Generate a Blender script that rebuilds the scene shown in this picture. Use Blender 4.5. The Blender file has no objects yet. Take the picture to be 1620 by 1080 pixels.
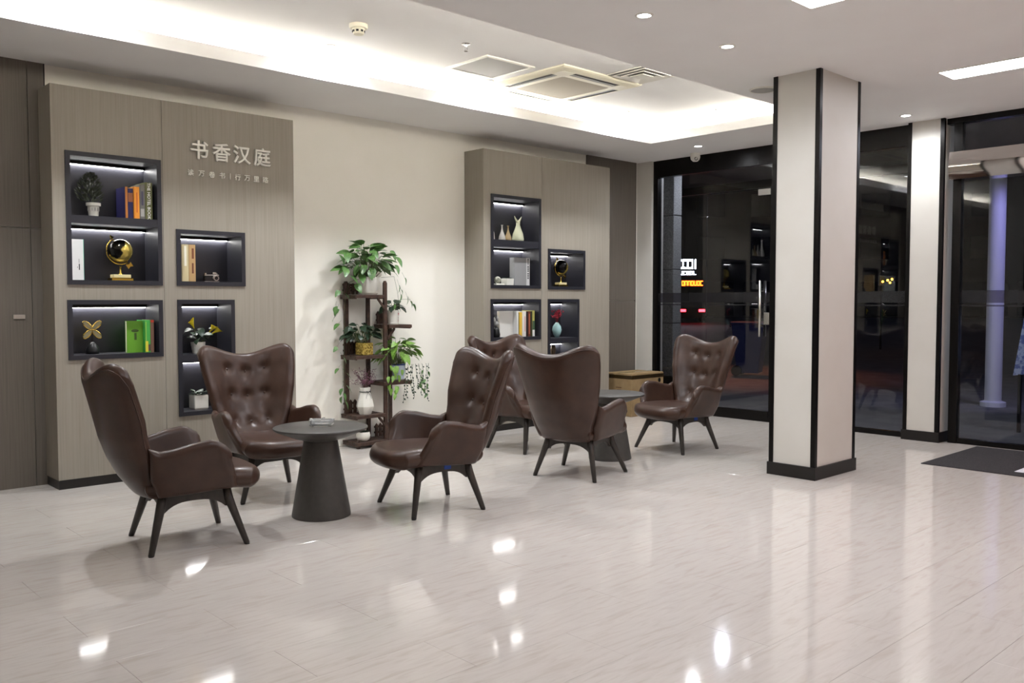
import bpy, math, random
from mathutils import Vector, Matrix, Euler

random.seed(7)
scene = bpy.context.scene
COL = scene.collection
R = math.radians

# ------------------------------------------------------------------ camera
cam_d = bpy.data.cameras.new('camera')
cam_d.sensor_width = 36.0
cam_d.lens = 1400 * 36.0 / 1620
cam_d.clip_end = 400
cam = bpy.data.objects.new('camera', cam_d)
COL.objects.link(cam)
cam.location = (0, 0, 1.4)
cam.rotation_euler = (R(90 - 2.6), 0, R(-43.0))
scene.camera = cam

# ------------------------------------------------------------------ world, exposure
world = bpy.data.worlds.new('night_sky')
scene.world = world
world.use_nodes = True
bg = world.node_tree.nodes['Background']
bg.inputs[0].default_value = (0.30, 0.33, 0.5, 1)
bg.inputs[1].default_value = 0.012
vs = scene.view_settings
vs.view_transform = 'Standard'
vs.look = 'None'
vs.exposure = 2.04
vs.gamma = 1.0
vs.use_curve_mapping = False
# light levels of the fittings (used by their builders)
L_PANEL = 6.0      # ceiling light panels
P_DOWN = 22.0       # recessed downlights, watts
L_COVE = 11.5       # strip in the ceiling cove
P_DOWN_TRAY = 45.0  # the stronger downlights in the tray, watts
L_NICHE = 12.0      # strips in the wall niches

# ------------------------------------------------------------------ materials
def lin(c):
    def f(v):
        v /= 255.0
        return v / 12.92 if v <= 0.04045 else ((v + 0.055) / 1.055) ** 2.4
    return (f(c[0]), f(c[1]), f(c[2]), 1)

MATS = {}
def mat(name, col, rough=0.5, metal=0.0, spec=0.5, emit=None, strength=0, coat=0.0, trans=0.0, ior=1.45):
    if name in MATS: return MATS[name]
    m = bpy.data.materials.new(name); m.use_nodes = True
    b = m.node_tree.nodes['Principled BSDF']
    b.inputs['Base Color'].default_value = lin(col)
    b.inputs['Roughness'].default_value = rough
    b.inputs['Metallic'].default_value = metal
    b.inputs['Specular IOR Level'].default_value = spec
    b.inputs['IOR'].default_value = ior
    b.inputs['Coat Weight'].default_value = coat
    b.inputs['Transmission Weight'].default_value = trans
    if emit:
        b.inputs['Emission Color'].default_value = lin(emit)
        b.inputs['Emission Strength'].default_value = strength
    MATS[name] = m
    return m

def noise_mat(name, cols, scale=(1, 1, 1), nscale=5.0, detail=4.0, rough=0.5, spec=0.5, bump=0.0, coat=0.0,
              metal=0.0, rand=0.0, coords='Object', rvar=0.0, distort=0.0):
    """colour ramp over stretched noise; rand shifts the pattern per object"""
    m = bpy.data.materials.new(name); m.use_nodes = True
    nt = m.node_tree; N = nt.nodes; Lk = nt.links
    b = N['Principled BSDF']
    tc = N.new('ShaderNodeTexCoord'); mp = N.new('ShaderNodeMapping')
    mp.inputs['Scale'].default_value = scale
    if coords == 'World':
        g = N.new('ShaderNodeNewGeometry'); src = g.outputs['Position']
    else:
        src = tc.outputs[coords]
    if rand:
        oi = N.new('ShaderNodeObjectInfo'); mu = N.new('ShaderNodeVectorMath'); mu.operation = 'MULTIPLY_ADD'
        cb = N.new('ShaderNodeCombineXYZ')
        for k in range(3): Lk.new(oi.outputs['Random'], cb.inputs[k])
        mu.inputs[1].default_value = (rand, rand * 1.7, rand)
        Lk.new(cb.outputs[0], mu.inputs[0]); Lk.new(src, mu.inputs[2]); src = mu.outputs[0]
    Lk.new(src, mp.inputs[0])
    nz = N.new('ShaderNodeTexNoise'); nz.inputs['Scale'].default_value = nscale; nz.inputs['Detail'].default_value = detail
    nz.inputs['Distortion'].default_value = distort
    Lk.new(mp.outputs[0], nz.inputs['Vector'])
    cr = N.new('ShaderNodeValToRGB')
    el = cr.color_ramp.elements
    while len(el) < len(cols): el.new(0.5)
    for e, (p, c) in zip(el, cols): e.position = p; e.color = lin(c)
    Lk.new(nz.outputs['Fac'], cr.inputs[0])
    Lk.new(cr.outputs[0], b.inputs['Base Color'])
    b.inputs['Roughness'].default_value = rough; b.inputs['Specular IOR Level'].default_value = spec
    b.inputs['Coat Weight'].default_value = coat; b.inputs['Metallic'].default_value = metal
    b.inputs['Coat Roughness'].default_value = 0.1
    if bump:
        bp = N.new('ShaderNodeBump'); bp.inputs['Strength'].default_value = bump; bp.inputs['Distance'].default_value = 0.002
        Lk.new(nz.outputs['Fac'], bp.inputs['Height']); Lk.new(bp.outputs[0], b.inputs['Normal'])
    MATS[name] = m
    return m

def emit_mat(name, col, strength):
    if name in MATS: return MATS[name]
    m = bpy.data.materials.new(name); m.use_nodes = True
    nt = m.node_tree; nt.nodes.clear()
    e = nt.nodes.new('ShaderNodeEmission'); o = nt.nodes.new('ShaderNodeOutputMaterial')
    e.inputs[0].default_value = lin(col); e.inputs[1].default_value = strength
    nt.links.new(e.outputs[0], o.inputs[0]); MATS[name] = m
    return m

def glass_mat(name, tint, ior=1.5, rough=0.0):
    m = bpy.data.materials.new(name); m.use_nodes = True
    nt = m.node_tree; nt.nodes.clear(); N = nt.nodes; Lk = nt.links
    t = N.new('ShaderNodeBsdfTransparent'); t.inputs[0].default_value = (*tint, 1)
    g = N.new('ShaderNodeBsdfGlossy'); g.inputs['Roughness'].default_value = rough
    f = N.new('ShaderNodeFresnel'); f.inputs[0].default_value = ior
    x = N.new('ShaderNodeMixShader'); o = N.new('ShaderNodeOutputMaterial')
    Lk.new(f.outputs[0], x.inputs[0]); Lk.new(t.outputs[0], x.inputs[1]); Lk.new(g.outputs[0], x.inputs[2])
    Lk.new(x.outputs[0], o.inputs[0]); MATS[name] = m
    return m

wall_m = noise_mat('cream_wall_paint', [(0.3, (244, 241, 230)), (0.7, (247, 244, 234))], nscale=3, rough=0.75, spec=0.25, bump=0.03)
white_m = noise_mat('white_column_paint', [(0.3, (204, 200, 191)), (0.7, (208, 205, 197))], nscale=3, rough=0.45, spec=0.4)
ceil_m = noise_mat('ceiling_paint', [(0.3, (238, 236, 234)), (0.7, (241, 240, 238))], nscale=2, rough=0.85, spec=0.2)
wood_m = noise_mat('grey_oak_veneer', [(0.25, (142, 135, 123)), (0.5, (150, 143, 131)), (0.75, (155, 148, 136))],
                   scale=(48, 48, 0.9), nscale=2.2, detail=5, rough=0.45, spec=0.35, bump=0.05, coords='World')
wood2_m = noise_mat('dark_oak_veneer', [(0.25, (96, 89, 80)), (0.5, (105, 98, 89)), (0.75, (111, 104, 94))],
                    scale=(48, 48, 0.9), nscale=2.2, detail=5, rough=0.5, spec=0.35, bump=0.05, coords='World')
tile_m = noise_mat('marble_tile', [(0.30, (188, 179, 170)), (0.46, (195, 188, 181)), (0.60, (198, 192, 185)), (0.75, (190, 181, 172))],
                   scale=(2.2, 15.0, 1.0), nscale=2.0, detail=10, rough=0.075, spec=0.5, coords='World', distort=0.8)
grout_m = mat('grout', (140, 130, 120), 0.7)
black_m = mat('black_metal', (24, 22, 21), 0.28, 0.6)
dark_m = mat('black_plinth', (26, 23, 21), 0.4)
niche_m = mat('charcoal_laminate', (37, 37, 44), 0.42)
leather_m = noise_mat('brown_leather', [(0.3, (55, 36, 27)), (0.7, (68, 46, 35))], nscale=9, detail=6, rough=0.36, spec=0.38, bump=0.08, coat=0.06)
legwood_m = noise_mat('dark_walnut', [(0.3, (45, 40, 36)), (0.7, (60, 54, 48))], scale=(8, 8, 1), nscale=6, rough=0.4)
table_m = noise_mat('dark_grey_table', [(0.3, (66, 63, 60)), (0.7, (73, 70, 66))], nscale=30, rough=0.42, spec=0.45)
glass_m = glass_mat('window_glass', (0.93, 0.94, 0.95))
clear_m = mat('clear_crystal', (250, 252, 252), 0.03, trans=0.8, ior=1.5)
frost_m = glass_mat('frosted_band', (0.55, 0.53, 0.58), rough=0.5)
steel_m = mat('brushed_steel', (200, 198, 194), 0.22, 1.0)
mirror_m = mat('mirror_steel', (214, 208, 204), 0.06, 1.0)
white_p = mat('white_plastic', (235, 232, 222), 0.4)
cream_p = mat('cream_plastic', (228, 222, 200), 0.4)
grey_p = mat('grey_filter', (176, 174, 169), 0.7)
brownish_p = mat('beige_grille', (176, 166, 146), 0.6)
black_p = mat('black_plastic', (20, 20, 21), 0.3)
ceramic_m = mat('white_ceramic', (226, 224, 214), 0.2)
gold_m = mat('polished_gold', (206, 176, 84), 0.18, 1.0)
globe_m = noise_mat('globe_gold', [(0.44, (16, 15, 12)), (0.5, (40, 36, 20)), (0.53, (214, 190, 96)), (0.8, (224, 200, 110))], nscale=4.2, detail=5, rough=0.2, metal=0.7)
pages_m = mat('book_pages', (222, 214, 196), 0.8)
stand_m = noise_mat('dark_stained_wood', [(0.3, (48, 32, 24)), (0.7, (78, 55, 42))], scale=(3, 3, 3), nscale=9, rough=0.55)
leaf_m = noise_mat('pothos_leaf', [(0.3, (58, 98, 46)), (0.7, (98, 136, 72))], nscale=7, rough=0.35, rand=20)
leaf_dark = noise_mat('ivy_leaf', [(0.3, (24, 44, 28)), (0.7, (44, 66, 42))], nscale=7, rough=0.4, rand=20)
leaf_lime = noise_mat('lime_leaf', [(0.3, (86, 132, 46)), (0.7, (136, 172, 78))], nscale=7, rough=0.35, rand=20)
stem_m = mat('vine_stem', (82, 92, 56), 0.6)
soil_m = mat('soil', (46, 36, 28), 0.9)
mat_m = noise_mat('door_mat', [(0.3, (52, 50, 51)), (0.7, (66, 64, 65))], nscale=90, rough=0.95, spec=0.1, bump=0.4)
led_w = emit_mat('cool_led', (255, 253, 250), L_NICHE)
panel_e = emit_mat('light_panel_glow', (248, 248, 255), L_PANEL)
down_e = emit_mat('downlight_glow', (244, 248, 255), 14.0)
cove_e = emit_mat('cove_led_glow', (255, 251, 240), L_COVE)
letter_m = mat('white_letters', (236, 233, 224), 0.35)
stone_m = noise_mat('grey_granite', [(0.35, (112, 112, 112)), (0.65, (150, 150, 149))], nscale=60, detail=3, rough=0.6)
pave_m = noise_mat('pavement', [(0.3, (70, 70, 74)), (0.7, (96, 95, 98))], nscale=3, rough=0.7)

# ------------------------------------------------------------------ mesh helpers
class MB:
    def __init__(s): s.v = []; s.f = []
    def add(s, vs_, fs):
        k = len(s.v); s.v += [tuple(p) for p in vs_]; s.f += [tuple(i + k for i in q) for q in fs]; return s
    def box(s, x0, x1, y0, y1, z0, z1):
        return s.add([(x0, y0, z0), (x1, y0, z0), (x1, y1, z0), (x0, y1, z0), (x0, y0, z1), (x1, y0, z1), (x1, y1, z1), (x0, y1, z1)],
                     [(3, 2, 1, 0), (4, 5, 6, 7), (0, 1, 5, 4), (1, 2, 6, 5), (2, 3, 7, 6), (3, 0, 4, 7)])
    def bbox(s, x0, x1, y0, y1, z0, z1, b=0.004):
        """box with chamfered edges"""
        X = (x0, x1); Y = (y0, y1); Z = (z0, z1); vs_ = []; idx = {}
        for i in (0, 1):
            for j in (0, 1):
                for k in (0, 1):
                    sx, sy, sz = 1 - 2 * i, 1 - 2 * j, 1 - 2 * k
                    for a in range(3):
                        d = [b * sx, b * sy, b * sz]; d[a] = 0
                        idx[i, j, k, a] = len(vs_); vs_.append((X[i] + d[0], Y[j] + d[1], Z[k] + d[2]))
        fs = []
        for a in range(3):
            o = [q for q in range(3) if q != a]
            for sd in (0, 1):
                q = []
                for (p, r) in ((0, 0), (1, 0), (1, 1), (0, 1)):
                    c = [0, 0, 0]; c[a] = sd; c[o[0]] = p; c[o[1]] = r; q.append(idx[(*c, a)])
                fs.append(q if (sd == 1) ^ (a == 1) else q[::-1])
        for a in range(3):
            o = [q for q in range(3) if q != a]
            for p in (0, 1):
                for r in (0, 1):
                    c0 = [0, 0, 0]; c0[o[0]] = p; c0[o[1]] = r; c1 = list(c0); c1[a] = 1
                    fs.append((idx[(*c0, o[0])], idx[(*c0, o[1])], idx[(*c1, o[1])], idx[(*c1, o[0])]))
        for i in (0, 1):
            for j in (0, 1):
                for k in (0, 1): fs.append((idx[i, j, k, 0], idx[i, j, k, 1], idx[i, j, k, 2]))
        return s.add(vs_, fs)
    def tube(s, pts, rad, n=8, cap=True):
        pts = [Vector(p) for p in pts]
        if not hasattr(rad, '__len__'): rad = [rad] * len(pts)
        vs_ = []; fs = []
        up = Vector((0, 0, 1))
        for i, p in enumerate(pts):
            d = (pts[min(i + 1, len(pts) - 1)] - pts[max(i - 1, 0)]).normalized()
            a = d.cross(up)
            if a.length < 0.05: a = d.cross(Vector((1, 0, 0)))
            a.normalize(); b = d.cross(a).normalized()
            for k in range(n):
                t = 2 * math.pi * k / n
                vs_.append(p + (a * math.cos(t) + b * math.sin(t)) * rad[i])
        for i in range(len(pts) - 1):
            for k in range(n):
                fs.append((i * n + k, i * n + (k + 1) % n, (i + 1) * n + (k + 1) % n, (i + 1) * n + k))
        if cap: fs.append(tuple(range(n))[::-1]); fs.append(tuple(range((len(pts) - 1) * n, len(pts) * n)))
        return s.add(vs_, fs)
    def lathe(s, prof, n=24, c=(0, 0, 0), axis='z', cap=True):
        vs_ = []; fs = []
        for r, z in prof:
            for k in range(n):
                t = 2 * math.pi * k / n
                p = (r * math.cos(t), r * math.sin(t), z)
                if axis == 'x': p = (p[2], p[0], p[1])
                if axis == 'y': p = (p[0], -p[2], p[1])
                vs_.append((p[0] + c[0], p[1] + c[1], p[2] + c[2]))
        for i in range(len(prof) - 1):
            for k in range(n):
                fs.append((i * n + k, i * n + (k + 1) % n, (i + 1) * n + (k + 1) % n, (i + 1) * n + k))
        if cap:
            fs.append(tuple(range(n))[::-1]); fs.append(tuple(range((len(prof) - 1) * n, len(prof) * n)))
        return s.add(vs_, fs)
    def prism(s, poly, a, b, plane='xz'):
        """polygon in a plane extruded along the third axis from a to b"""
        n = len(poly); vs_ = []
        for t in (a, b):
            for p, q in poly:
                vs_.append({'xz': (p, t, q), 'yz': (t, p, q), 'xy': (p, q, t)}[plane])
        fs = [tuple(range(n)), tuple(range(2 * n - 1, n - 1, -1))] + [(i, i + n, (i + 1) % n + n, (i + 1) % n) for i in range(n)]
        return s.add(vs_, fs)
    def mesh(s, name, material=None, smooth=False):
        m = bpy.data.meshes.new(name); m.from_pydata(s.v, [], s.f)
        if material: m.materials.append(material)
        if smooth: m.polygons.foreach_set('use_smooth', [True] * len(m.polygons))
        m.update(); return m
    def build(s, name, material, parent=None, loc=(0, 0, 0), rz=0.0, smooth=False, auto=None):
        return put(name, s.mesh(name, material, smooth or auto is not None), parent, loc, rz, auto)

def put(name, me, parent=None, loc=(0, 0, 0), rz=0.0, auto=None):
    o = bpy.data.objects.new(name, me); COL.objects.link(o)
    o.parent = parent; o.location = loc; o.rotation_euler = (0, 0, rz)
    if auto is not None and me is not None:
        import bmesh
        bm = bmesh.new(); bm.from_mesh(me)
        bmesh.ops.recalc_face_normals(bm, faces=bm.faces)
        for e in bm.edges:
            if len(e.link_faces) == 2 and e.calc_face_angle(0) > R(auto): e.smooth = False
        bm.to_mesh(me); bm.free()
    return o

def tag(o, label=None, cat=None, group=None, kind=None):
    if label: o['label'] = label
    if cat: o['category'] = cat
    if group: o['group'] = group
    if kind: o['kind'] = kind
    return o

def thing(name, label, cat, loc=(0, 0, 0), rz=0.0, group=None):
    o = bpy.data.objects.new(name, None); COL.objects.link(o)
    o.empty_display_size = 0.1; o.location = loc; o.rotation_euler = (0, 0, rz)
    return tag(o, label, cat, group)

def struct(name, mb, material, label=None, cat=None, parent=None, **k):
    o = mb.build(name, material, parent, **k)
    if parent is None: tag(o, label, cat, None, 'structure')
    return o

def copy_tree(o, parent=None):
    c = o.copy(); COL.objects.link(c); c.parent = parent
    for ch in o.children: copy_tree(ch, c)
    return c

def interp(x, pts):
    if x <= pts[0][0]: return pts[0][1]
    for (a, u), (b, v) in zip(pts, pts[1:]):
        if x <= b: return u + (v - u) * (x - a) / (b - a)
    return pts[-1][1]

def text_mesh(body, size, material, extrude=0.002, offset=0.0, name='lettering', bevel=0.0):
    c = bpy.data.curves.new('txt', 'FONT'); c.body = body; c.size = size; c.extrude = extrude; c.offset = offset
    c.bevel_depth = bevel; c.bevel_resolution = 0; c.align_x = 'CENTER'; c.align_y = 'CENTER'; c.resolution_u = 2
    t = bpy.data.objects.new('txt', c); COL.objects.link(t)
    bpy.context.view_layer.update()
    me = bpy.data.meshes.new_from_object(t.evaluated_get(bpy.context.evaluated_depsgraph_get()))
    bpy.data.objects.remove(t); bpy.data.curves.remove(c)
    me.name = name; me.materials.clear(); me.materials.append(material)
    return me

# ------------------------------------------------------------------ room shell
XG = 9.15           # glass front
YW = 7.36           # feature wall
ZC, ZU = 3.185, 3.42
TX0, TX1, TY0, TY1 = -1.2, 8.07, 4.31, 6.35    # tray opening
XL, YB = -3.0, -4.5

floor = struct('floor', MB().box(XL, XG + 0.1, YB, YW + 0.1, -0.12, -0.006), grout_m, 'polished cream marble tile floor of the lobby', 'floor')
# tiles: 0.332 x 0.996 running bond, each with its own edge
TW, TL, G = 0.332, 0.996, 0.0005
def in_view(x, y):
    d = Vector((x, y, -1.4)); yaw = R(43)
    f = x * math.sin(yaw) + y * math.cos(yaw); r = x * math.cos(yaw) - y * math.sin(yaw)
    return f > 2.6 and abs(r) / f < 0.60
tile_full = None
rest = MB()
row = 0
y = 1.21 - TW * 18
def tile_mb(x0, x1, y0, y1): return MB().bbox(x0, x1, y0, y1, -0.006, 0.0, 0.0004)
ntile = 0
while y < YW:
    y1 = min(y + TW, YW)
    x = XL - (0.5 * TL if row % 2 else 0) + 0.2
    while x < XG:
        x1 = min(x + TL, XG)
        xa = max(x, XL)
        if y1 > YB and x1 > xa + 0.01:
            cx, cy = (xa + x1) / 2, (y + y1) / 2
            seen = any(in_view(px, py) for px in (xa, cx, x1) for py in (y, y1))
            if seen and ntile < 298:
                if x1 - x > TL - 1e-4 and xa == x and y1 - y > TW - 1e-4:
                    if tile_full is None: tile_full = tile_mb(-TL / 2 + G, TL / 2 - G, -TW / 2 + G, TW / 2 - G).mesh('tile', tile_m)
                    o = put('tile', tile_full, floor, (cx, cy, 0))
                else:
                    o = tile_mb(xa - cx + G, x1 - cx - G, y - cy + G, y1 - cy - G).build('tile', tile_m, floor, (cx, cy, 0))
                ntile += 1
            else:
                rest.box(xa + G, x1 - G, max(y, YB) + G, y1 - G, -0.006, 0.0)
        x += TL
    y += TW; row += 1
tag(rest.build('tile_field', tile_m, floor), kind='stuff')

# ceilings
low = MB()
low.box(XL, XG + 0.05, YB, TY0, ZC, ZC + 0.03)
low.box(XL, XG + 0.05, TY1, YW + 0.1, ZC, ZC + 0.03)
low.box(TX1, XG + 0.05, TY0, TY1, ZC, ZC + 0.03)
low.box(XL, TX0, TY0, TY1, ZC, ZC + 0.03)
ceiling = struct('ceiling', low, ceil_m, 'white plaster ceiling with a recessed lit tray', 'ceiling')
E2 = 0.52
up = MB(); up.box(TX0 - E2, TX1 + E2, TY0 - E2, TY1 + E2, ZU, ZU + 0.03)
up.build('tray_soffit', ceil_m, ceiling)
lip = MB(); LZ = ZC + 0.10; t = 0.015
for (a, b, c, d) in ((TX0, TX1, TY0, TY0 + t), (TX0, TX1, TY1 - t, TY1), (TX0, TX0 + t, TY0 + t, TY1 - t), (TX1 - t, TX1, TY0 + t, TY1 - t)):
    lip.box(a, b, c, d, ZC, LZ)
lip.build('cove_lip', ceil_m, ceiling)
ret = MB(); q = 0.02
for (a, b, c, d) in ((TX0 - E2, TX1 + E2, TY0 - E2 - q, TY0 - E2), (TX0 - E2, TX1 + E2, TY1 + E2, TY1 + E2 + q), (TX0 - E2 - q, TX0 - E2, TY0 - E2, TY1 + E2), (TX1 + E2, TX1 + E2 + q, TY0 - E2, TY1 + E2)):
    ret.box(a, b, c, d, ZC + 0.02, ZU + 0.02)
ret.build('cove_back', ceil_m, ceiling)
def strip(name, a, b, c, d):
    o = MB().box(a, b, c, d, ZC + 0.070, ZC + 0.100).build(name, cove_e)
    return o
for nm, lab, box in (('wall', 'warm hidden cove strip light along the bookcase wall side', (TX0, TX1, TY1 + 0.40, TY1 + 0.43)),
                     ('room', 'warm hidden cove strip light along the room side of the tray', (TX0, TX1, TY0 - 0.43, TY0 - 0.40)),
                     ('glass', 'warm hidden cove strip light along the glass front side', (TX1 + 0.40, TX1 + 0.43, TY0, TY1)),
                     ('left', 'warm hidden cove strip light at the far left end', (TX0 - 0.43, TX0 - 0.40, TY0, TY1))):
    tag(strip('cove_strip_light', *box), lab, 'strip light', 'cove strip lights')

# walls
struct('wall_back', MB().box(XL, XG + 0.1, YW, YW + 0.12, -0.1, 3.6), wall_m, 'cream painted wall behind the plant stand', 'wall')
struct('wall_left', MB().box(XL - 0.1, XL, YB, YW, -0.1, 3.3), wall_m, 'cream side wall outside the picture', 'wall')
struct('wall_front', MB().box(XL, XG, YB - 0.1, YB, -0.1, 3.3), wall_m, 'cream wall behind the viewer', 'wall')
wr = MB(); wr.box(XG - 0.07, XG + 0.18, 7.12, YW, 0, ZC); wr.box(XG, XG + 0.15, YB, -0.6, 0, ZC)
struct('wall_right', wr, white_m, 'white wall return beside the glass front', 'wall')

# wood cladding on the back wall
cl = thing('wall_cladding', 'dark oak wall cladding with flush door at the far left', 'wall panel', (0, 0, 0))
yc = YW - 0.02
for (a, b, c, d) in ((-0.9, 1.905, 1.95, ZC), (1.909, 2.02, 1.95, ZC), (1.909, 2.02, 0, 1.946)):
    MB().box(a, b, yc, YW, c, d).build('board', wood2_m, cl)
dr = MB().box(0.95, 1.905, yc, YW, 0, 1.946).build('door_panel', wood2_m, cl)
MB().bbox(1.774, 1.858, yc - 0.008, yc, 1.266, 1.303, 0.003).build('handle_plate', steel_m, dr)
MB().box(-0.9, 0.946, yc, YW, 0, 1.946).build('board', wood2_m, cl)
MB().box(2.02, 2.028, yc - 0.002, YW, 0, ZC).build('edge_trim', black_m, cl)
cr_ = thing('wall_cladding', 'dark oak wall cladding between right bookcase and white corner', 'wall panel')
MB().box(8.10, 9.035, yc, YW, 1.41, ZC).build('board', wood2_m, cr_)
MB().box(8.10, 9.035, yc, YW, 0, 1.407).build('board', wood2_m, cr_)
MB().box(9.035, 9.043, yc - 0.002, YW, 0, ZC).build('edge_trim', black_m, cr_)

# ------------------------------------------------------------------ bookcase panels
YP = 7.05
def grid_board(xs, zs, holes, x0, x1, z0, z1):
    xs = sorted({x0, x1, *[v for v in xs if x0 < v < x1]}); zs = sorted({z0, z1, *[v for v in zs if z0 < v < z1]})
    vs_ = []; ids = {}
    def vid(i, j, k):
        if (i, j, k) not in ids: ids[i, j, k] = len(vs_); vs_.append((xs[i], YP + 0.018 * k, zs[j]))
        return ids[i, j, k]
    solid = {}
    for i in range(len(xs) - 1):
        for j in range(len(zs) - 1):
            cx, cz = (xs[i] + xs[i + 1]) / 2, (zs[j] + zs[j + 1]) / 2
            solid[i, j] = not any(h[0] < cx < h[1] and h[2] < cz < h[3] for h in holes)
    fs = []
    for (i, j), s in solid.items():
        if not s: continue
        fs.append((vid(i, j, 0), vid(i + 1, j, 0), vid(i + 1, j + 1, 0), vid(i, j + 1, 0)))
        fs.append((vid(i, j + 1, 1), vid(i + 1, j + 1, 1), vid(i + 1, j, 1), vid(i, j, 1)))
        for (di, dj, a, b) in ((-1, 0, (i, j), (i, j + 1)), (1, 0, (i + 1, j + 1), (i + 1, j)), (0, -1, (i + 1, j), (i, j)), (0, 1, (i, j + 1), (i + 1, j + 1))):
            if not solid.get((i + di, j + dj), False):
                fs.append((vid(*a, 0), vid(*b, 0), vid(*b, 1), vid(*a, 1)))
    return MB().add(vs_, fs)

ND = 0.275
def bookcase(x0, x1, top, joint, niches, label):
    u = thing('bookcase_wall', label, 'bookcase', ((x0 + x1) / 2, YP + 0.15, 0))
    ox, oy = (x0 + x1) / 2, YP + 0.15
    def P(mb, name, m, par=u, **k):
        o = mb.build(name, m, par, (-ox, -oy, 0) if par is u else (0, 0, 0), **k); return o
    xs = [v for n in niches for v in n[:2]]; zs = [v for n in niches for v in n[2:4]]
    P(grid_board(xs, zs, niches, x0, joint - 0.0015, 0.07, top), 'board', wood_m)
    P(grid_board(xs, zs, niches, joint + 0.0015, x1, 0.07, top), 'board', wood_m)
    P(MB().box(x0, x0 + 0.018, YP + 0.018, YW, 0.07, top), 'side_panel', wood_m)
    P(MB().box(x1 - 0.018, x1, YP + 0.018, YW, 0.07, top), 'side_panel', wood_m)
    P(MB().box(x0 + 0.018, x1 - 0.018, YP + 0.018, YW, top - 0.02, top - 0.001), 'top_panel', wood_m)
    P(MB().box(x0 + 0.004, x1 - 0.004, YP + 0.004, YW, 0, 0.07), 'plinth', dark_m)
    fw = 0.034
    for n in niches:
        a, b, c, d = n[:4]; shelf = n[4] if len(n) > 4 else None
        y0, y1 = YP - 0.012, YP + ND
        m = MB()
        m.box(a, b, y0, y1, c, c + fw); m.box(a, b, y0, y1, d - fw, d)
        m.box(a, a + fw, y0, y1, c + fw, d - fw); m.box(b - fw, b, y0, y1, c + fw, d - fw)
        ni = P(m, 'niche', niche_m)
        MB().box(a + fw, b - fw, y1 - 0.01, y1, c + fw, d - fw).build('back_panel', niche_m, ni)
        tops = [d - fw]
        if shelf:
            MB().box(a + fw, b - fw, y0 + 0.004, y1 - 0.01, *shelf).build('shelf', niche_m, ni); tops.append(shelf[0])
        for zt in tops:
            MB().box(a + fw, b - fw, y1 - 0.04, y1 - 0.01, zt - 0.026, zt).build('light_profile', black_m, ni)
            MB().box(a + fw + 0.01, b - fw - 0.01, y1 - 0.0380, y1 - 0.0115, zt - 0.0280, zt - 0.0262).build('light_strip', led_w, ni)
    return u
NL = [(2.07, 2.775, 1.525, 2.512, (1.982, 2.042)), (2.89, 3.477, 1.527, 1.978), (2.066, 2.771, 0.962, 1.410), (2.89, 3.376, 0.468, 1.413, (0.908, 0.966))]
NR = [(6.265, 7.010, 1.541, 2.539, (1.985, 2.060)), (7.127, 7.743, 1.536, 1.992), (6.262, 7.010, 0.975, 1.424), (7.127, 7.642, 0.48, 1.425, (0.922, 0.98))]
bookcase(1.98, 3.945, 2.985, 2.79, NL, 'grey oak bookcase wall with raised white lettering and lit niches')
bookcase(6.163, 8.185, 3.003, 7.03, NR, 'grey oak bookcase wall with lit niches behind the right seating group')

# lettering
def lettering(name, label, chars, size, xs, z, off, ext):
    t = thing(name, label, 'sign', (sum(xs) / len(xs), YP, z))
    for ch, x in zip(chars, xs):
        me = text_mesh(ch, size, letter_m, ext - off, 0.0, 'character', off)
        xx = [v.co.x for v in me.vertices]; zz = [v.co.y for v in me.vertices]
        cx, cz = (min(xx) + max(xx)) / 2, (min(zz) + max(zz)) / 2
        for v in me.vertices: v.co.x -= cx; v.co.y -= cz
        o = put('character', me, t, (x - t.location.x, -ext - 0.004, 0)); o.rotation_euler = (R(90), 0, 0)
    return t
lettering('wall_lettering', 'four large raised white characters on the left bookcase wall', '书香汉庭', 0.158, (3.088, 3.276, 3.455, 3.640), 2.628, 0.0030, 0.010)
lettering('slogan_lettering', 'row of small white slogan characters below the large lettering', '读万卷书|行万里路', 0.053,
          (3.015, 3.105, 3.194, 3.283, 3.352, 3.418, 3.504, 3.588, 3.672), 2.440, 0.0010, 0.004)

# ------------------------------------------------------------------ columns
def column(x0, x1, y0, y1, label, strips):
    cx, cy = (x0 + x1) / 2, (y0 + y1) / 2
    c = thing('square_column', label, 'column', (cx, cy, 0))
    hx, hy = (x1 - x0) / 2, (y1 - y0) / 2
    MB().box(-hx, hx, -hy, hy, 0, ZC).build('shaft', white_m, c)
    w, e = 0.032, 0.006
    for sx in (-1, 1):
        for sy in (-1, 1):
            m = MB()
            xa, xb = sorted((sx * (hx + e), sx * (hx - w))); ya, yb = sorted((sy * (hy + e), sy * (hy + 0.0005)))
            m.box(xa, xb, ya, yb, 0.1, ZC)
            xa, xb = sorted((sx * (hx + e), sx * (hx + 0.0005))); ya, yb = sorted((sy * (hy + 0.0005), sy * (hy - w)))
            m.box(xa, xb, ya, yb, 0.1, ZC)
            m.build('corner_trim', black_m, c)
    k = 0.016
    MB().box(-hx - k, hx + k, -hy - k, hy + k, 0, 0.1).build('base_trim', dark_m, c)
    return c
column(6.41, 7.065, 3.41, 3.80, 'white square column with black corner trims standing free in the lobby', 4)
column(9.03, 9.40, 3.50, 3.84, 'white square column with black trims set into the glass front', 4)

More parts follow.
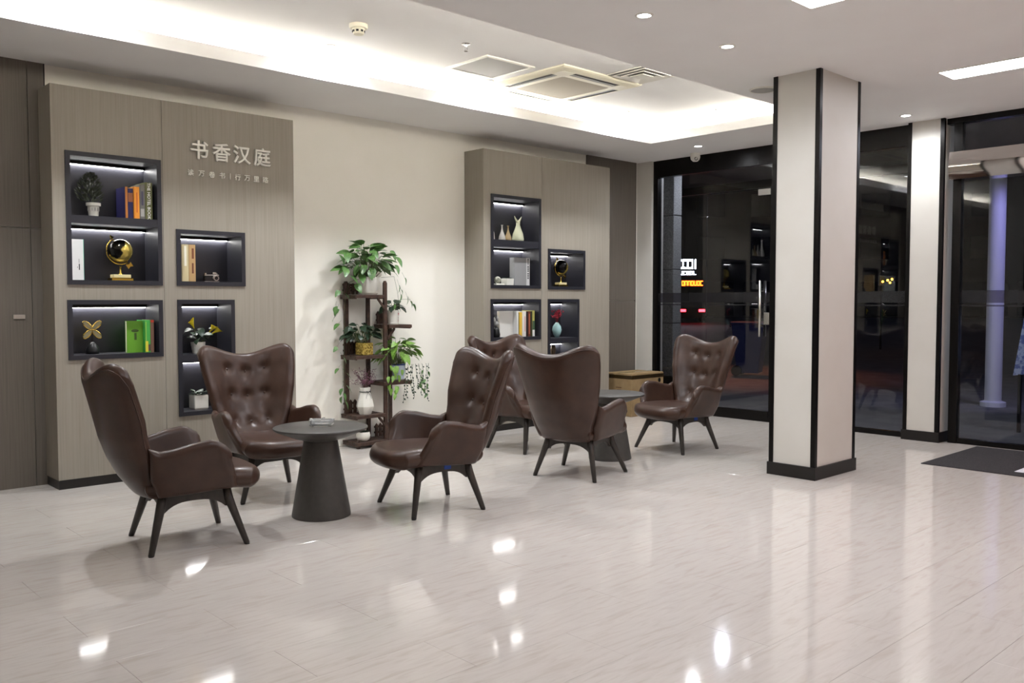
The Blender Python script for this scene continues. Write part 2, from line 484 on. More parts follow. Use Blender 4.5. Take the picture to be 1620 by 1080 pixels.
# ------------------------------------------------------------------ glass front
gy = XG
def pane(name, y0, y1, z0, z1, label, cat='window', x=XG):
    return tag(MB().box(x - 0.005, x + 0.005, y0, y1, z0, z1).build(name, glass_m), label, cat, None, 'structure')
trim = MB(); trim.box(XG - 0.03, XG + 0.06, 3.84, 7.12, 2.975, ZC)
struct('trim_1', trim, black_m, 'black header band above the glass doors', 'trim')
struct('trim_2', MB().box(XG - 0.02, XG + 0.05, 3.84, 7.12, 0, 0.05), black_m, 'black sill at the foot of the glass front', 'trim')
struct('trim_3', MB().box(XG - 0.03, XG + 0.05, 7.05, 7.12, 0.05, 2.975), black_m, 'black jamb beside the white corner', 'trim')
struct('trim_4', MB().box(XG - 0.02, XG + 0.04, 3.84, 3.875, 0.05, 2.975), black_m, 'dark jamb beside the set-in column', 'trim')
struct('trim_5', MB().box(XG - 0.02, XG + 0.04, 5.40, 5.44, 0.05, 2.72), black_m, 'dark meeting stile of the glass doors', 'trim')
def band(par, y0, y1):
    MB().box(XG - 0.0065, XG - 0.0055, y0, y1, 1.385, 1.505).build('frosted_band', frost_m, par)
    MB().box(XG - 0.0065, XG - 0.0055, y0, y1, 1.350, 1.366).build('frosted_line', frost_m, par)
w1 = pane('window_1', 6.325, 7.05, 0.05, 2.70, 'fixed glass pane next to the white corner'); band(w1, 6.325, 7.05)
w2 = pane('window_2', 3.875, 4.55, 0.05, 2.975, 'tall glass pane between the two columns'); band(w2, 3.875, 4.55)
w3 = pane('window_3', 4.555, 7.05, 2.705, 2.975, 'glass transom above the doors')
def glass_door(name, y0, y1, hy, label):
    d = pane(name, y0, y1, 0.06, 2.695, label, 'door'); band(d, y0, y1)
    h = MB()
    for s in (-1, 1):
        h.tube([(XG + s * 0.055, hy, 0.99), (XG + s * 0.055, hy, 1.64)], 0.016, 12)
    for z in (1.12, 1.52): h.tube([(XG - 0.055, hy, z), (XG + 0.055, hy, z)], 0.009, 8)
    h.build('pull_handle', steel_m, d, smooth=True)
    e = y0 if hy < (y0 + y1) / 2 else y1
    s = 1 if e == y0 else -1
    MB().box(XG - 0.02, XG + 0.02, *sorted((e, e + s * 0.16)), 2.625, 2.695).build('patch_fitting', steel_m, d)
    MB().box(XG - 0.02, XG + 0.02, y0, y1, 0.05, 0.12).build('bottom_rail', black_m, d)
    MB().bbox(XG - 0.025, XG + 0.025, *sorted((e, e + s * 0.07)), 1.13, 1.27, 0.004).build('lock_case', steel_m, d)
glass_door('door_1', 5.445, 6.318, 5.545, 'frameless glass door leaf with long steel pull handle')
glass_door('door_2', 4.555, 5.395, 5.30, 'frameless glass door leaf hidden behind the free column')
# automatic sliding door on the right
struct('trim_6', MB().box(XG - 0.05, XG + 0.06, -0.6, 3.50, 3.13, ZC), black_m, 'black ceiling trim above sliding entrance', 'trim')
struct('trim_7', MB().box(XG - 0.03, XG + 0.05, 3.36, 3.44, 0, 3.13), black_m, 'dark jamb of the sliding entrance', 'trim')
w4 = pane('window_4', -0.6, 3.36, 2.84, 3.13, 'dark glass transom above sliding door header')
w5 = pane('window_5', 2.62, 3.36, 0.05, 2.58, 'fixed side pane of the sliding entrance'); band(w5, 2.62, 3.36)
w6 = pane('door_3', 1.5, 2.63, 0.05, 2.58, 'sliding glass door leaf at right edge', 'door', x=XG + 0.04); band(w6, 1.5, 2.63)
MB().box(XG + 0.02, XG + 0.06, 2.60, 2.63, 0.05, 2.58).build('leaf_stile', black_m, w6)
struct('trim_8', MB().box(XG - 0.02, XG + 0.06, -0.6, 3.36, 0, 0.05), black_m, 'black sill of the sliding entrance', 'trim')
w7 = pane('window_6', -0.6, 1.49, 0.05, 2.58, 'glass pane beyond right picture edge')
hd = MB()
prof = []
for i in range(9):
    a = i / 8; prof.append((XG - 0.16 - 0.025 * math.sin(math.pi * a), 2.575 + 0.265 * a))
prof += [(XG + 0.06, 2.84), (XG + 0.06, 2.575)]
hd.prism(prof, 0.4, 3.43, 'xz')
hdo = hd.build('door_operator', mirror_m, auto=30)
tag(hdo, 'mirror steel sliding door operator box above the entrance', 'door operator')

# door mat
mt = thing('door_mat', 'dark grey entrance mat in front of the sliding door', 'mat', (8.4, 2.4, 0))
MB().bbox(-0.65, 0.65, -0.75, 0.74, 0, 0.008, 0.003).build('pile', mat_m, mt)
paper = MB().bbox(-0.62, 0.03, -0.62, 0.03, 0, 0.002, 0.0005).build('floor_sheet', mat('sheet_white', (214, 214, 220), 0.6), None, (8.52, 2.42, 0.009), R(0))
tag(paper, 'pale sheet lying on the corner of the entrance mat', 'mat')

# ------------------------------------------------------------------ ceiling fittings
pink_e = emit_mat('rosy_panel_glow', (255, 190, 178), L_PANEL * 1.6)  # pink tint and extra strength added to an unseen panel to warm the floor
def light_panel(x, y, label, glow=None):
    t = thing('light_panel', label, 'ceiling light', (x, y, ZC), 0, 'long ceiling light panels')
    m = MB(); a, b, k = 0.15, 0.60, 0.012
    m.box(-a - k, a + k, b, b + k, -0.008, 0); m.box(-a - k, a + k, -b - k, -b, -0.008, 0)
    m.box(-a - k, -a, -b, b, -0.008, 0); m.box(a, a + k, -b, b, -0.008, 0)
    m.build('frame', white_p, t)
    MB().box(-a, a, -b, b, -0.005, -0.001).build('diffuser', glow or panel_e, t)
for x, y, l in ((7.35, 2.24, 'long white light panel at right near the entrance'), (4.91, 2.16, 'white light panel cut by the top edge of the picture'),
                (7.35, -0.6, 'rosy light panel by the entrance, behind the viewer'),
                (4.9, -0.6, 'white light panel to the right behind the viewer'), (2.45, 2.2, 'white light panel above the left of the viewer'), (2.45, -0.6, 'white light panel straight behind the viewer')):
    light_panel(x, y, l, pink_e if 'rosy' in l else None)
def downlight(x, y, z, label):
    t = thing('downlight', label, 'ceiling light', (x, y, z), 0, 'round recessed downlights')
    MB().lathe([(0.040, -0.002), (0.042, -0.006), (0.056, -0.006), (0.058, 0.0)], 20, cap=False).build('ring', white_p, t, smooth=True)
    MB().lathe([(0.0, -0.0035), (0.0405, -0.0035)], 20, cap=False).build('lamp', down_e, t)
    d = bpy.data.lights.new('downlight_beam', 'SPOT'); d.energy = P_DOWN_TRAY if z == ZU else P_DOWN; d.color = (0.92, 0.95, 1.0)
    d.spot_size = R(165); d.spot_blend = 1.0; d.shadow_soft_size = 0.04
    o = bpy.data.objects.new('downlight_beam', d); COL.objects.link(o); o.parent = t; o.location = (0, 0, -0.012)
for x, y, z, l in ((3.80, 6.19, ZU, 'round downlight in the tray above the left bookcase'), (5.45, 6.17, ZU, 'round downlight in the tray left of the air conditioner'),
                   (7.39, 6.17, ZU, 'round downlight in the tray right of the air conditioner'), (1.9, 6.19, ZU, 'round downlight at the top left picture edge'),
                   (4.434, 3.544, ZC, 'leftmost round downlight in the low ceiling before the column'), (5.393, 3.569, ZC, 'round downlight in the low ceiling nearest the free column'),
                   (8.636, 3.707, ZC, 'round downlight between the two columns'), (8.582, 6.059, ZC, 'round downlight above the camera dome')):
    downlight(x, y, z, l)
# ceiling cassette air conditioner
ac = thing('ceiling_air_conditioner', 'square cream four-way cassette air conditioner in the ceiling tray', 'air conditioner', (6.05, 5.80, ZU))
h = 0.525
m = MB()
def ring_prof(prof):
    vs_ = []; fs = []
    for r, z in prof:
        for sx, sy in ((-1, -1), (1, -1), (1, 1), (-1, 1)): vs_.append((sx * r, sy * r, z))
    for i in range(len(prof) - 1):
        for k in range(4): fs.append((i * 4 + k, i * 4 + (k + 1) % 4, (i + 1) * 4 + (k + 1) % 4, (i + 1) * 4 + k))
    return vs_, fs
m.add(*ring_prof([(h, 0), (h, -0.012), (h - 0.02, -0.022), (0.45, -0.034)]))
m.add(*ring_prof([(0.372, -0.034), (0.31, -0.034), (0.31, -0.028)]))
for sx, sy in ((-1, -1), (1, -1), (1, 1), (-1, 1)):   # corner blocks between the outlets
    xa, xb = sorted((sx * 0.30, sx * 0.45)); ya, yb = sorted((sy * 0.30, sy * 0.45)); m.box(xa, xb, ya, yb, -0.0345, -0.012)
m.build('panel', cream_p, ac)
MB().box(-0.452, 0.452, -0.452, 0.452, -0.029, -0.006).build('outlet_recess', black_p, ac)
MB().box(-0.31, 0.31, -0.31, 0.31, -0.032, -0.024).build('intake_grille', brownish_p, ac)
for k in range(4):
    f = MB(); f.box(-0.295, 0.295, -0.398, -0.379, -0.034, -0.0295)
    f.build('louvre', grey_p, ac, rz=k * math.pi / 2)
# return air grille
rg = thing('return_grille', 'square grey return air grille with white frame in the tray', 'air vent', (5.14, 5.79, ZU))
m = MB(); a, k = 0.245, 0.03
m.box(-a - k, a + k, a, a + k, -0.012, 0); m.box(-a - k, a + k, -a - k, -a, -0.012, 0); m.box(-a - k, -a, -a, a, -0.012, 0); m.box(a, a + k, -a, a, -0.012, 0)
m.build('frame', white_p, rg)
MB().box(-a, a, -a, a, -0.006, -0.001).build('filter', grey_p, rg)
# square diffuser
df = thing('square_diffuser', 'white square air diffuser with nested frames near the tray edge', 'air vent', (6.30, 5.06, ZU))
for i in range(4):
    o_, i_ = 0.24 - 0.055 * i, 0.24 - 0.055 * i - 0.022
    m = MB(); m.add(*ring_prof([(o_, -0.004 - 0.004 * i), (o_, -0.010 - 0.004 * i), (i_, -0.002 - 0.002 * i)])); m.build('vane', white_p, df)
MB().box(-0.06, 0.06, -0.06, 0.06, -0.02, -0.016).build('centre_plate', white_p, df)
MB().box(-0.235, 0.235, -0.235, 0.235, -0.001, 0.0).build('duct_backing', grey_p, df)
# smoke detector
sd = thing('smoke_detector', 'round cream smoke detector on the tray ceiling', 'smoke detector', (3.66, 5.57, ZU))
MB().lathe([(0.0, -0.03), (0.062, -0.03), (0.068, -0.022), (0.068, 0)], 24, cap=False).build('base', cream_p, sd, auto=40)
MB().lathe([(0.0, -0.072), (0.035, -0.072), (0.042, -0.064), (0.046, -0.03)], 24, cap=False).build('chamber', cream_p, sd, auto=40)
for k in range(8):
    a = k * math.pi / 4; m = MB(); m.box(-0.009, 0.009, -0.047, -0.040, -0.058, -0.044); m.build('slot', black_p, sd, rz=a)
def sprinkler(x, y, label):
    t = thing('sprinkler_head', label, 'sprinkler', (x, y, ZU), 0, 'ceiling sprinkler heads')
    MB().lathe([(0.034, 0), (0.034, -0.004), (0.014, -0.010), (0.010, -0.028), (0.0, -0.028)], 16, cap=False).build('escutcheon', steel_m, t, auto=40)
    f = MB()
    for s in (-1, 1): f.tube([(s * 0.009, 0, -0.026), (s * 0.016, 0, -0.040), (s * 0.004, 0, -0.056)], 0.003, 6)
    f.build('yoke', steel_m, t, smooth=True)
    MB().lathe([(0.0, -0.058), (0.017, -0.058), (0.017, -0.061), (0.0, -0.061)], 12, cap=False).build('deflector', steel_m, t)
sprinkler(4.54, 5.40, 'steel sprinkler head beside the grey return grille')
sprinkler(8.0, 5.43, 'small sprinkler head near the right end of the tray')
# ceiling speaker and camera dome
cs = thing('ceiling_speaker', 'round grey ceiling speaker left of the free column top', 'speaker', (6.70, 4.08, ZC))
MB().lathe([(0.0, -0.010), (0.095, -0.010), (0.10, -0.007)], 28, cap=False).build('grille', grey_p, cs, smooth=True)
MB().lathe([(0.10, -0.004), (0.102, -0.012), (0.112, -0.010), (0.115, 0)], 28, cap=False).build('rim', white_p, cs, smooth=True)
sc_ = thing('security_camera', 'white dome security camera hanging under the ceiling by the glass', 'camera', (8.98, 6.38, ZC))
MB().lathe([(0.0, -0.018), (0.058, -0.018), (0.062, 0)], 24, cap=False).build('mount', white_p, sc_, auto=40)
MB().lathe([(0.056, -0.018), (0.060, -0.045), (0.052, -0.075), (0.03, -0.096), (0.0, -0.1)], 24, cap=False).build('housing', white_p, sc_, smooth=True)
MB().lathe([(0.0, 0.0), (0.018, 0.0), (0.02, -0.02)], 14, (0, 0, 0), cap=False).build('lens', black_p, sc_, (-0.038, -0.034, -0.068)).rotation_euler = (R(-48), R(52), 0)

# ------------------------------------------------------------------ armchair
def slab(mid, th, ns, nt, rim, size, s0=-1.0, s1=1.0, dents=(), depth=0.02, sig=0.03):
    """closed cushion around a mid surface; returns MB and a function giving a point on the front face"""
    def space(n):
        return [0.5 - 0.5 * math.cos(math.pi * i / n) * (0.75 + 0.25 * abs(math.cos(math.pi * i / n))) if 0 < i < n else float(i == n) for i in range(n + 1)]
    S = [s0 + (s1 - s0) * u for u in space(ns)]; T = space(nt)
    def pn(s, t):
        e = 1e-3
        sa, sb = max(s - e, s0), min(s + e, s1); ta, tb = max(t - e, 0), min(t + e, 1)
        p = mid(s, t)
        n = (mid(sb, t) - mid(sa, t)).cross(mid(s, tb) - mid(s, ta))
        if n.length < 1e-12: n = Vector((0, 0, 1))
        return p, n.normalized()
    D = [pn(a, b)[0] for a, b in dents]
    def half(s, t, p):
        f = 2 * min(s - s0, s1 - s) / (s1 - s0) * size[0]
        d = min(f, t * size[1], (1 - t) * size[1])
        k = 1 - min(d / rim, 1.0)
        return th(s, t) / 2 * math.sqrt(max(0.0, 1 - k * k))
    def front(s, t):
        p, n = pn(s, t); hh = half(s, t, p)
        for q in D: hh -= depth * math.exp(-(p - q).length_squared / (2 * sig * sig))
        return p + n * hh, n
    vs_ = []; fi = {}; bi = {}
    for i, s in enumerate(S):
        for j, t in enumerate(T):
            fp, n = front(s, t)
            fi[i, j] = len(vs_)
            if i in (0, ns) or j in (0, nt):
                vs_.append(mid(s, t)); bi[i, j] = fi[i, j]
            else:
                vs_.append(fp); p = mid(s, t); bi[i, j] = len(vs_); vs_.append(p - n * half(s, t, p))
    fs = []
    for i in range(ns):
        for j in range(nt):
            fs.append((fi[i, j], fi[i + 1, j], fi[i + 1, j + 1], fi[i, j + 1]))
            fs.append((bi[i, j + 1], bi[i + 1, j + 1], bi[i + 1, j], bi[i, j]))
    return MB().add(vs_, fs), front, (lambda s, t: (lambda p, n: p - n * half(s, t, p))(*pn(s, t)))

def smoothstep(a, b, x):
    t = max(0.0, min(1.0, (x - a) / (b - a))); return t * t * (3 - 2 * t)

Z0 = 0.305
def back_top(s):
    a = abs(s)
    h_ = 0.995 + 0.075 * smoothstep(0.0, 0.84, a) ** 1.2
    if a > 0.80: h_ -= 0.085 * (1 - math.sqrt(max(0, 1 - ((a - 0.80) / 0.20) ** 2)))
    return h_
W_ = [(0.30, 0.205), (0.42, 0.245), (0.57, 0.300), (0.75, 0.342), (0.90, 0.372), (1.07, 0.395)]
XC_ = [(0.30, -0.225), (0.36, -0.275), (0.44, -0.335), (0.55, -0.39), (0.65, -0.425), (0.80, -0.46), (1.07, -0.525)]
FW_ = [(0.30, 0.03), (0.42, 0.09), (0.57, 0.145), (0.75, 0.16), (0.95, 0.145), (1.07, 0.12)]
def back_mid(s, t):
    z = Z0 + (back_top(s) - Z0) * t
    w = interp(z, W_); a = abs(s)
    return Vector((interp(z, XC_) + interp(z, FW_) * a ** 2.3, w * s * (1 - 0.05 * a * a), z))
def seat_mid(s, t):
    a = abs(s)
    xf = 0.405 - 0.11 * a ** 3.2
    x = -0.275 + (xf + 0.275) * t
    w = interp(x, [(-0.275, 0.235), (-0.1, 0.262), (0.15, 0.278), (0.32, 0.285), (0.42, 0.27)])
    z = 0.362 + 0.012 * smoothstep(0, 0.6, t) - 0.012 * smoothstep(0.75, 1, t) + 0.012 * a * a
    return Vector((x, w * s, z))
def arm_mid(sg):
    def f(s, t):
        zb = 0.315 + 0.022 * s
        zt = interp(s, [(0, 0.60), (0.12, 0.578), (0.3, 0.588), (0.55, 0.615), (0.78, 0.628), (0.86, 0.618), (0.93, 0.592), (0.97, 0.562), (1.0, 0.515)])
        z = zb + (zt - zb) * t
        xa = interp(z, [(0.31, -0.205), (0.42, -0.255), (0.57, -0.262), (0.62, -0.275)])
        xb = interp(z, [(0.31, 0.235), (0.42, 0.20), (0.50, 0.165), (0.62, 0.15)])
        k = t ** 0.9
        y_ = (0.215 + 0.045 * math.sin(math.pi * min(1, s * 0.7 + 0.1))) * (1 - k) + (0.305 + 0.045 * s) * k
        return Vector((xa + (xb - xa) * s, sg * y_, z))
    return f
def smooth_mesh(mb, name, m, its=1):
    me = mb.mesh(name, m, True)
    import bmesh
    bm = bmesh.new(); bm.from_mesh(me)
    bmesh.ops.recalc_face_normals(bm, faces=bm.faces)
    bm.to_mesh(me); bm.free()
    return me

def make_chair(name):
    c = thing(name, 'x', 'armchair')
    bd = [(-0.42, 0.795), (0, 0.80), (0.42, 0.795), (-0.42, 0.535), (0, 0.535), (0.42, 0.535), (-0.5, 0.255), (0, 0.25), (0.5, 0.255)]
    mb, fr, bk = slab(lambda s, t: back_mid(-s, t), lambda s, t: 0.085, 56, 60, 0.05, (0.33, 0.75), dents=[(-a, b) for a, b in bd], depth=0.020, sig=0.026)
    # front normal must face the sitter (+x)
    if fr(0, 0.5)[1].x < 0:
        mb, fr, bk = slab(back_mid, lambda s, t: 0.085, 56, 60, 0.05, (0.33, 0.75), dents=bd, depth=0.020, sig=0.026)
    b = put('backrest', smooth_mesh(mb, 'backrest', leather_m), c)
    bt = MB().lathe([(0.0, 0.006), (0.006, 0.005), (0.010, 0.002), (0.011, -0.003)], 12, cap=False).mesh('button', leather_m, True)
    for s, t in bd:
        p, n = fr(s, t)
        o = put('button', bt, b, p); o.rotation_euler = n.to_track_quat('Z', 'Y').to_euler()
    pip = MB()
    path = [bk(-0.975, 0.10 + 0.8 * i / 14) for i in range(15)] + [bk(-0.95 + 1.9 * i / 30, 0.975) for i in range(31)] + [bk(0.975, 0.90 - 0.8 * i / 14) for i in range(15)]
    pip.tube(path, 0.0042, 6); pip.build('piping', leather_m, b, smooth=True)
    sd_ = []
    mb, fr, bk = slab(seat_mid, lambda s, t: 0.125, 44, 44, 0.075, (0.27, 0.72), dents=sd_, depth=0.018, sig=0.03)
    sgn = fr(0, 0.5)[1].z
    if sgn < 0: mb, fr, bk = slab(lambda s, t: seat_mid(-s, t), lambda s, t: 0.125, 44, 44, 0.075, (0.27, 0.72), dents=sd_, depth=0.018, sig=0.03)
    se = put('seat', smooth_mesh(mb, 'seat', leather_m), c)
    for s, t in sd_:
        p, n = fr(s, t); o = put('button', bt, se, p); o.rotation_euler = n.to_track_quat('Z', 'Y').to_euler()
    for sg in (1, -1):
        mb, fr, bk = slab(arm_mid(sg), lambda s, t: 0.066, 40, 30, 0.036, (0.21, 0.30), 0.0, 1.0)
        a = put('armrest', smooth_mesh(mb, 'armrest', leather_m), c)
    # base: four aprons and four splayed legs
    def apron(axis, pos, half):
        N = 14; poly = [(-half, 0.325), (half, 0.325)]
        for i in range(N + 1):
            u = 1 - 2 * i / N
            poly.append((u * half, 0.215 + 0.055 * (1 - abs(u) ** 3.0)))
        m_ = MB()
        m_.prism(poly[::-1], pos - 0.013, pos + 0.013, 'xz' if axis == 'x' else 'yz')
        return m_
    apron('x', 0.185, 0.17).build('apron', legwood_m, c); apron('x', -0.185, 0.17).build('apron', legwood_m, c)
    apron('y', 0.18, 0.185).build('apron', legwood_m, c); apron('y', -0.18, 0.185).build('apron', legwood_m, c)
    for sx in (-1, 1):
        for sy in (-1, 1):
            fx, fy = (0.262, 0.292) if sx > 0 else (-0.258, 0.268)
            m_ = MB(); m_.tube([(sx * 0.172, sy * 0.182, 0.338), (sx * 0.19, sy * 0.2, 0.25), (fx, sy * fy, 0.004)], [0.027, 0.026, 0.0165], 10)
            lg = m_.build('leg', legwood_m, c, smooth=True)
            MB().lathe([(0.015, 0), (0.015, 0.006)], 10, (fx, sy * fy, 0)).build('foot_glide', black_p, lg)
    return c
chair0 = make_chair('wing_armchair')
chairs = [((2.118, 5.076), -9, 'brown leather wing armchair at far left, seen from behind and the side', False),
          ((3.085, 5.925), -96, 'brown tufted wing armchair facing forward behind the left round table', False),
          ((3.69, 4.766), 167.5, 'brown leather wing armchair turned left, right of the left round table', True),
          ((5.274, 4.852), 15, 'brown leather wing armchair in the middle showing its back', False),
          ((5.85, 6.07), -88, 'brown wing armchair mostly hidden behind the middle two chairs', False),
          ((6.884, 5.066), 175.6, 'brown leather wing armchair at right beside the glass doors', True)]
blue_m = mat('blue_tag', (28, 66, 150), 0.5)
for i, (p, a, l, tg) in enumerate(chairs):
    o = chair0 if i == 0 else copy_tree(chair0)
    o.location = (p[0], p[1], 0); o.rotation_euler = (0, 0, R(a)); tag(o, l, 'armchair', 'brown wing armchairs')
    if tg:
        tgo = MB().bbox(-0.05, 0.0, 0.199, 0.203, 0.285, 0.313, 0.001).build('paper_tag', blue_m, o); tgo['label'] = 'blue tag under the seat'

# ------------------------------------------------------------------ side tables
def side_table(x, y, label):
    t = thing('side_table', label, 'table', (x, y, 0), 0, 'round pedestal tables')
    MB().lathe([(0.0, 0.585), (0.296, 0.585), (0.303, 0.582), (0.305, 0.575), (0.296, 0.566), (0.17, 0.515), (0.112, 0.498), (0.0, 0.498)], 56, cap=False).build('top', table_m, t, auto=35)
    MB().lathe([(0.0, 0.500), (0.108, 0.500), (0.190, 0.012), (0.190, 0.003), (0.186, 0.0), (0.0, 0.0)], 48, cap=False).build('pedestal', table_m, t, auto=35)
side_table(3.006, 5.056, 'dark grey round pedestal table with glass ashtray')
side_table(6.00, 5.15, 'dark grey round pedestal table behind the middle armchair')
# crystal ashtray
at_ = thing('ashtray', 'square cut crystal ashtray on the left round table', 'ashtray', (3.03, 5.08, 0.585), R(-47 + 4))
def rr(w, d, r, n=4):
    o_ = []
    for (sx, sy, a0) in ((1, 1, 0), (-1, 1, 90), (-1, -1, 180), (1, -1, 270)):
        for k in range(n + 1):
            a = R(a0 + 90 * k / n); o_.append((sx * (w - r) + r * math.cos(a), sy * (d - r) + r * math.sin(a)))
    return o_
def rings(spec):
    vs_ = []; fs = []
    for k, (w, d, r, z) in enumerate(spec):
        vs_ += [(px, py, z) for px, py in rr(w, d, r)]
    n = len(vs_) // len(spec)
    for i in range(len(spec) - 1):
        for k in range(n): fs.append((i * n + k, i * n + (k + 1) % n, (i + 1) * n + (k + 1) % n, (i + 1) * n + k))
    fs.append(tuple(range(n))[::-1]); fs.append(tuple(range((len(spec) - 1) * n, len(spec) * n)))
    return MB().add(vs_, fs)
rings([(0.066, 0.046, 0.012, 0), (0.074, 0.054, 0.014, 0.008), (0.066, 0.048, 0.012, 0.016), (0.074, 0.054, 0.014, 0.026), (0.076, 0.056, 0.014, 0.040),
       (0.066, 0.046, 0.012, 0.042), (0.058, 0.038, 0.010, 0.014)]).build('bowl', clear_m, at_)
for sx, sy in ((1, 0), (-1, 0), (0, 1), (0, -1)):
    MB().bbox(sx * 0.071 - 0.010, sx * 0.071 + 0.010, sy * 0.051 - 0.010, sy * 0.051 + 0.010, 0.0405, 0.047, 0.003).build('rest_notch', clear_m, at_)

# ------------------------------------------------------------------ cardboard box
bx = thing('cardboard_box', 'brown cardboard carton with dark taped rim by the white corner', 'box', (8.64, 7.02, 0))
card_m = noise_mat('cardboard', [(0.3, (136, 114, 82)), (0.7, (156, 133, 98))], nscale=8, rough=0.85, spec=0.15)
MB().bbox(-0.31, 0.31, -0.21, 0.21, 0, 0.52, 0.004).build('carton', card_m, bx)
tape_m = mat('dark_tape', (46, 34, 16), 0.25)
tp = MB(); tp.box(-0.3115, 0.3115, -0.2115, -0.2101, 0.455, 0.50); tp.box(-0.3115, -0.3101, -0.21, 0.21, 0.455, 0.50)
tp.build('tape_band', tape_m, bx)
MB().box(-0.31, 0.31, -0.03, 0.03, 0.5202, 0.5212).build('top_tape', mat('clear_tape', (150, 132, 86), 0.2), bx)
MB().lathe([(0.0, 0.0), (0.028, 0.0), (0.028, -0.001)], 16, (0.23, -0.2106, 0.42), axis='y', cap=False).build('hand_hole', black_p, bx)
pr_ = MB()
for k, (zz, ww) in enumerate(((0.34, 0.09), (0.31, 0.07), (0.28, 0.10))): pr_.box(-0.3109, -0.3103, -0.05, -0.05 + ww, zz, zz + 0.012)
tag(pr_.build('printing', mat('carton_print', (96, 66, 40), 0.8), bx), kind='stuff')

# ------------------------------------------------------------------ plant stand
ps = thing('plant_stand', 'dark stained wooden tiered plant stand against the cream wall', 'plant stand', (4.90, 7.21, 0))
PX, PY = 4.90, 7.21
def S(mb, name, m=stand_m, par=ps, **k): return mb.build(name, m, par, (-PX, -PY, 0) if par is ps else (0, 0, 0), **k)
def post(x, y, z0, z1, w=0.034):
    a = w / 2; m = MB(); m.box(x - a, x + a, y - a * 0.7, y + a * 0.7, z0, z1)
    m.add([(x - a, y - a * .7, z1), (x + a, y - a * .7, z1), (x + a, y + a * .7, z1), (x - a, y + a * .7, z1), (x - a * .3, y - a * .7, z1 + 0.022), (x + a * .3, y - a * .7, z1 + 0.022), (x + a * .3, y + a * .7, z1 + 0.022), (x - a * .3, y + a * .7, z1 + 0.022)],
          [(0, 1, 5, 4), (1, 2, 6, 5), (2, 3, 7, 6), (3, 0, 4, 7), (4, 5, 6, 7)])
    S(m, 'post')
post(4.645, 7.325, 0.27, 1.57, 0.042); post(4.895, 7.325, 0.0, 1.44, 0.036); post(4.945, 7.105, 0.0, 1.575, 0.036); post(5.155, 7.325, 0.0, 1.13, 0.034); post(4.63, 7.105, 0.0, 0.06, 0.03); post(5.19, 7.105, 0, 0.06, 0.03)
def shelf(x0, x1, z, y0=7.075, y1=7.335, n=3):
    w = (y1 - y0 - 0.012 * (n - 1)) / n
    for k in range(n):
        ya = y0 + k * (w + 0.012); S(MB().bbox(x0, x1, ya, ya + w, z - 0.014, z, 0.002), 'plank')
    S(MB().box(x0, x1, y0 - 0.012, y0 - 0.0005, z - 0.032, z - 0.002), 'front_rail')
    S(MB().box(x0 + 0.004, x0 + 0.02, y0, y1, z - 0.04, z - 0.0145), 'bearer'); S(MB().box(x1 - 0.02, x1 - 0.004, y0, y1, z - 0.04, z - 0.0145), 'bearer')
shelf(4.585, 4.925, 1.462); shelf(4.965, 5.235, 1.172); shelf(4.585, 4.925, 0.885); shelf(4.905, 5.235, 0.620); shelf(4.585, 4.925, 0.318); shelf(4.60, 5.22, 0.060)
def fence(x0, x1, z, y=7.30, n=4, hgt=0.13):
    for k in range(n):
        x = x0 + (x1 - x0) * (k + 0.5) / n; a = 0.017
        S(MB().prism([(x - a, z), (x + a, z), (x + a, z + hgt - 0.02), (x, z + hgt), (x - a, z + hgt - 0.02)], y, y + 0.008, 'xz'), 'picket')
    for zz in (z + 0.03, z + 0.085): S(MB().box(x0, x1, y + 0.0085, y + 0.015, zz, zz + 0.018), 'fence_rail')
fence(4.60, 4.76, 0.888); fence(4.98, 5.13, 1.175); fence(4.60, 4.80, 0.321); fence(4.95, 5.13, 0.063); fence(4.60, 4.78, 1.465, hgt=0.11)
for (x0, z0, x1, z1) in ((4.93, 1.33, 4.85, 1.43), (4.965, 1.04, 5.05, 1.14), (4.93, 0.20, 4.85, 0.29)):
    d = 0.016; S(MB().prism([(x0, z0 - d), (x0, z0 + d), (x1, z1 + d), (x1, z1 - d)], 7.085, 7.10, 'xz'), 'brace')
S(MB().box(4.665, 4.93, 7.318, 7.330, 1.525, 1.54), 'guard_rail')

# ------------------------------------------------------------------ plants
def leaf_mesh(name, m, wid=0.62, n=7, fold=0.16, droop=0.25, heart=True):
    vs_ = []; fs = []
    for i in range(n + 1):
        u = i / n
        w = wid * 0.5 * (math.sin(math.pi * u ** 0.62) ** 0.85 if 0 < u < 1 else 0.0)
        x = u - (0.06 * math.sin(math.pi * min(1, u * 3)) if heart and u < 0.33 else 0)
        z = -droop * u * u
        for s in (-1, -0.5, 0, 0.5, 1): vs_.append((x - (0.05 * abs(s) if heart else 0) * (1 - u), w * s, z + fold * w * abs(s)))
    for i in range(n):
        for k in range(4):
            a = i * 5 + k; fs.append((a, a + 1, a + 6, a + 5))
    return MB().add(vs_, fs).mesh(name, m, True)
LEAF = {'green': leaf_mesh('leaf', leaf_m), 'dark': leaf_mesh('leaf', leaf_dark, 0.8, 5), 'lime': leaf_mesh('leaf', leaf_lime, 0.55), 'olive': leaf_mesh('leaf', leaf_m, 0.5, 6, 0.3, 0.5)}
def leaf(par, kind, p, d, size, roll=0.0):
    o = put('leaf', LEAF[kind], par, p)
    d = Vector(d).normalized()
    yv = Vector((0, 0, 1)).cross(d)
    if yv.length < 0.05: yv = Vector((0, 1, 0))
    yv.normalize(); zv = d.cross(yv)
    mtx = Matrix((d, yv, zv)).transposed() @ Matrix.Rotation(roll, 3, 'X')
    o.rotation_euler = mtx.to_euler(); o.scale = (size, size, size)
    return o
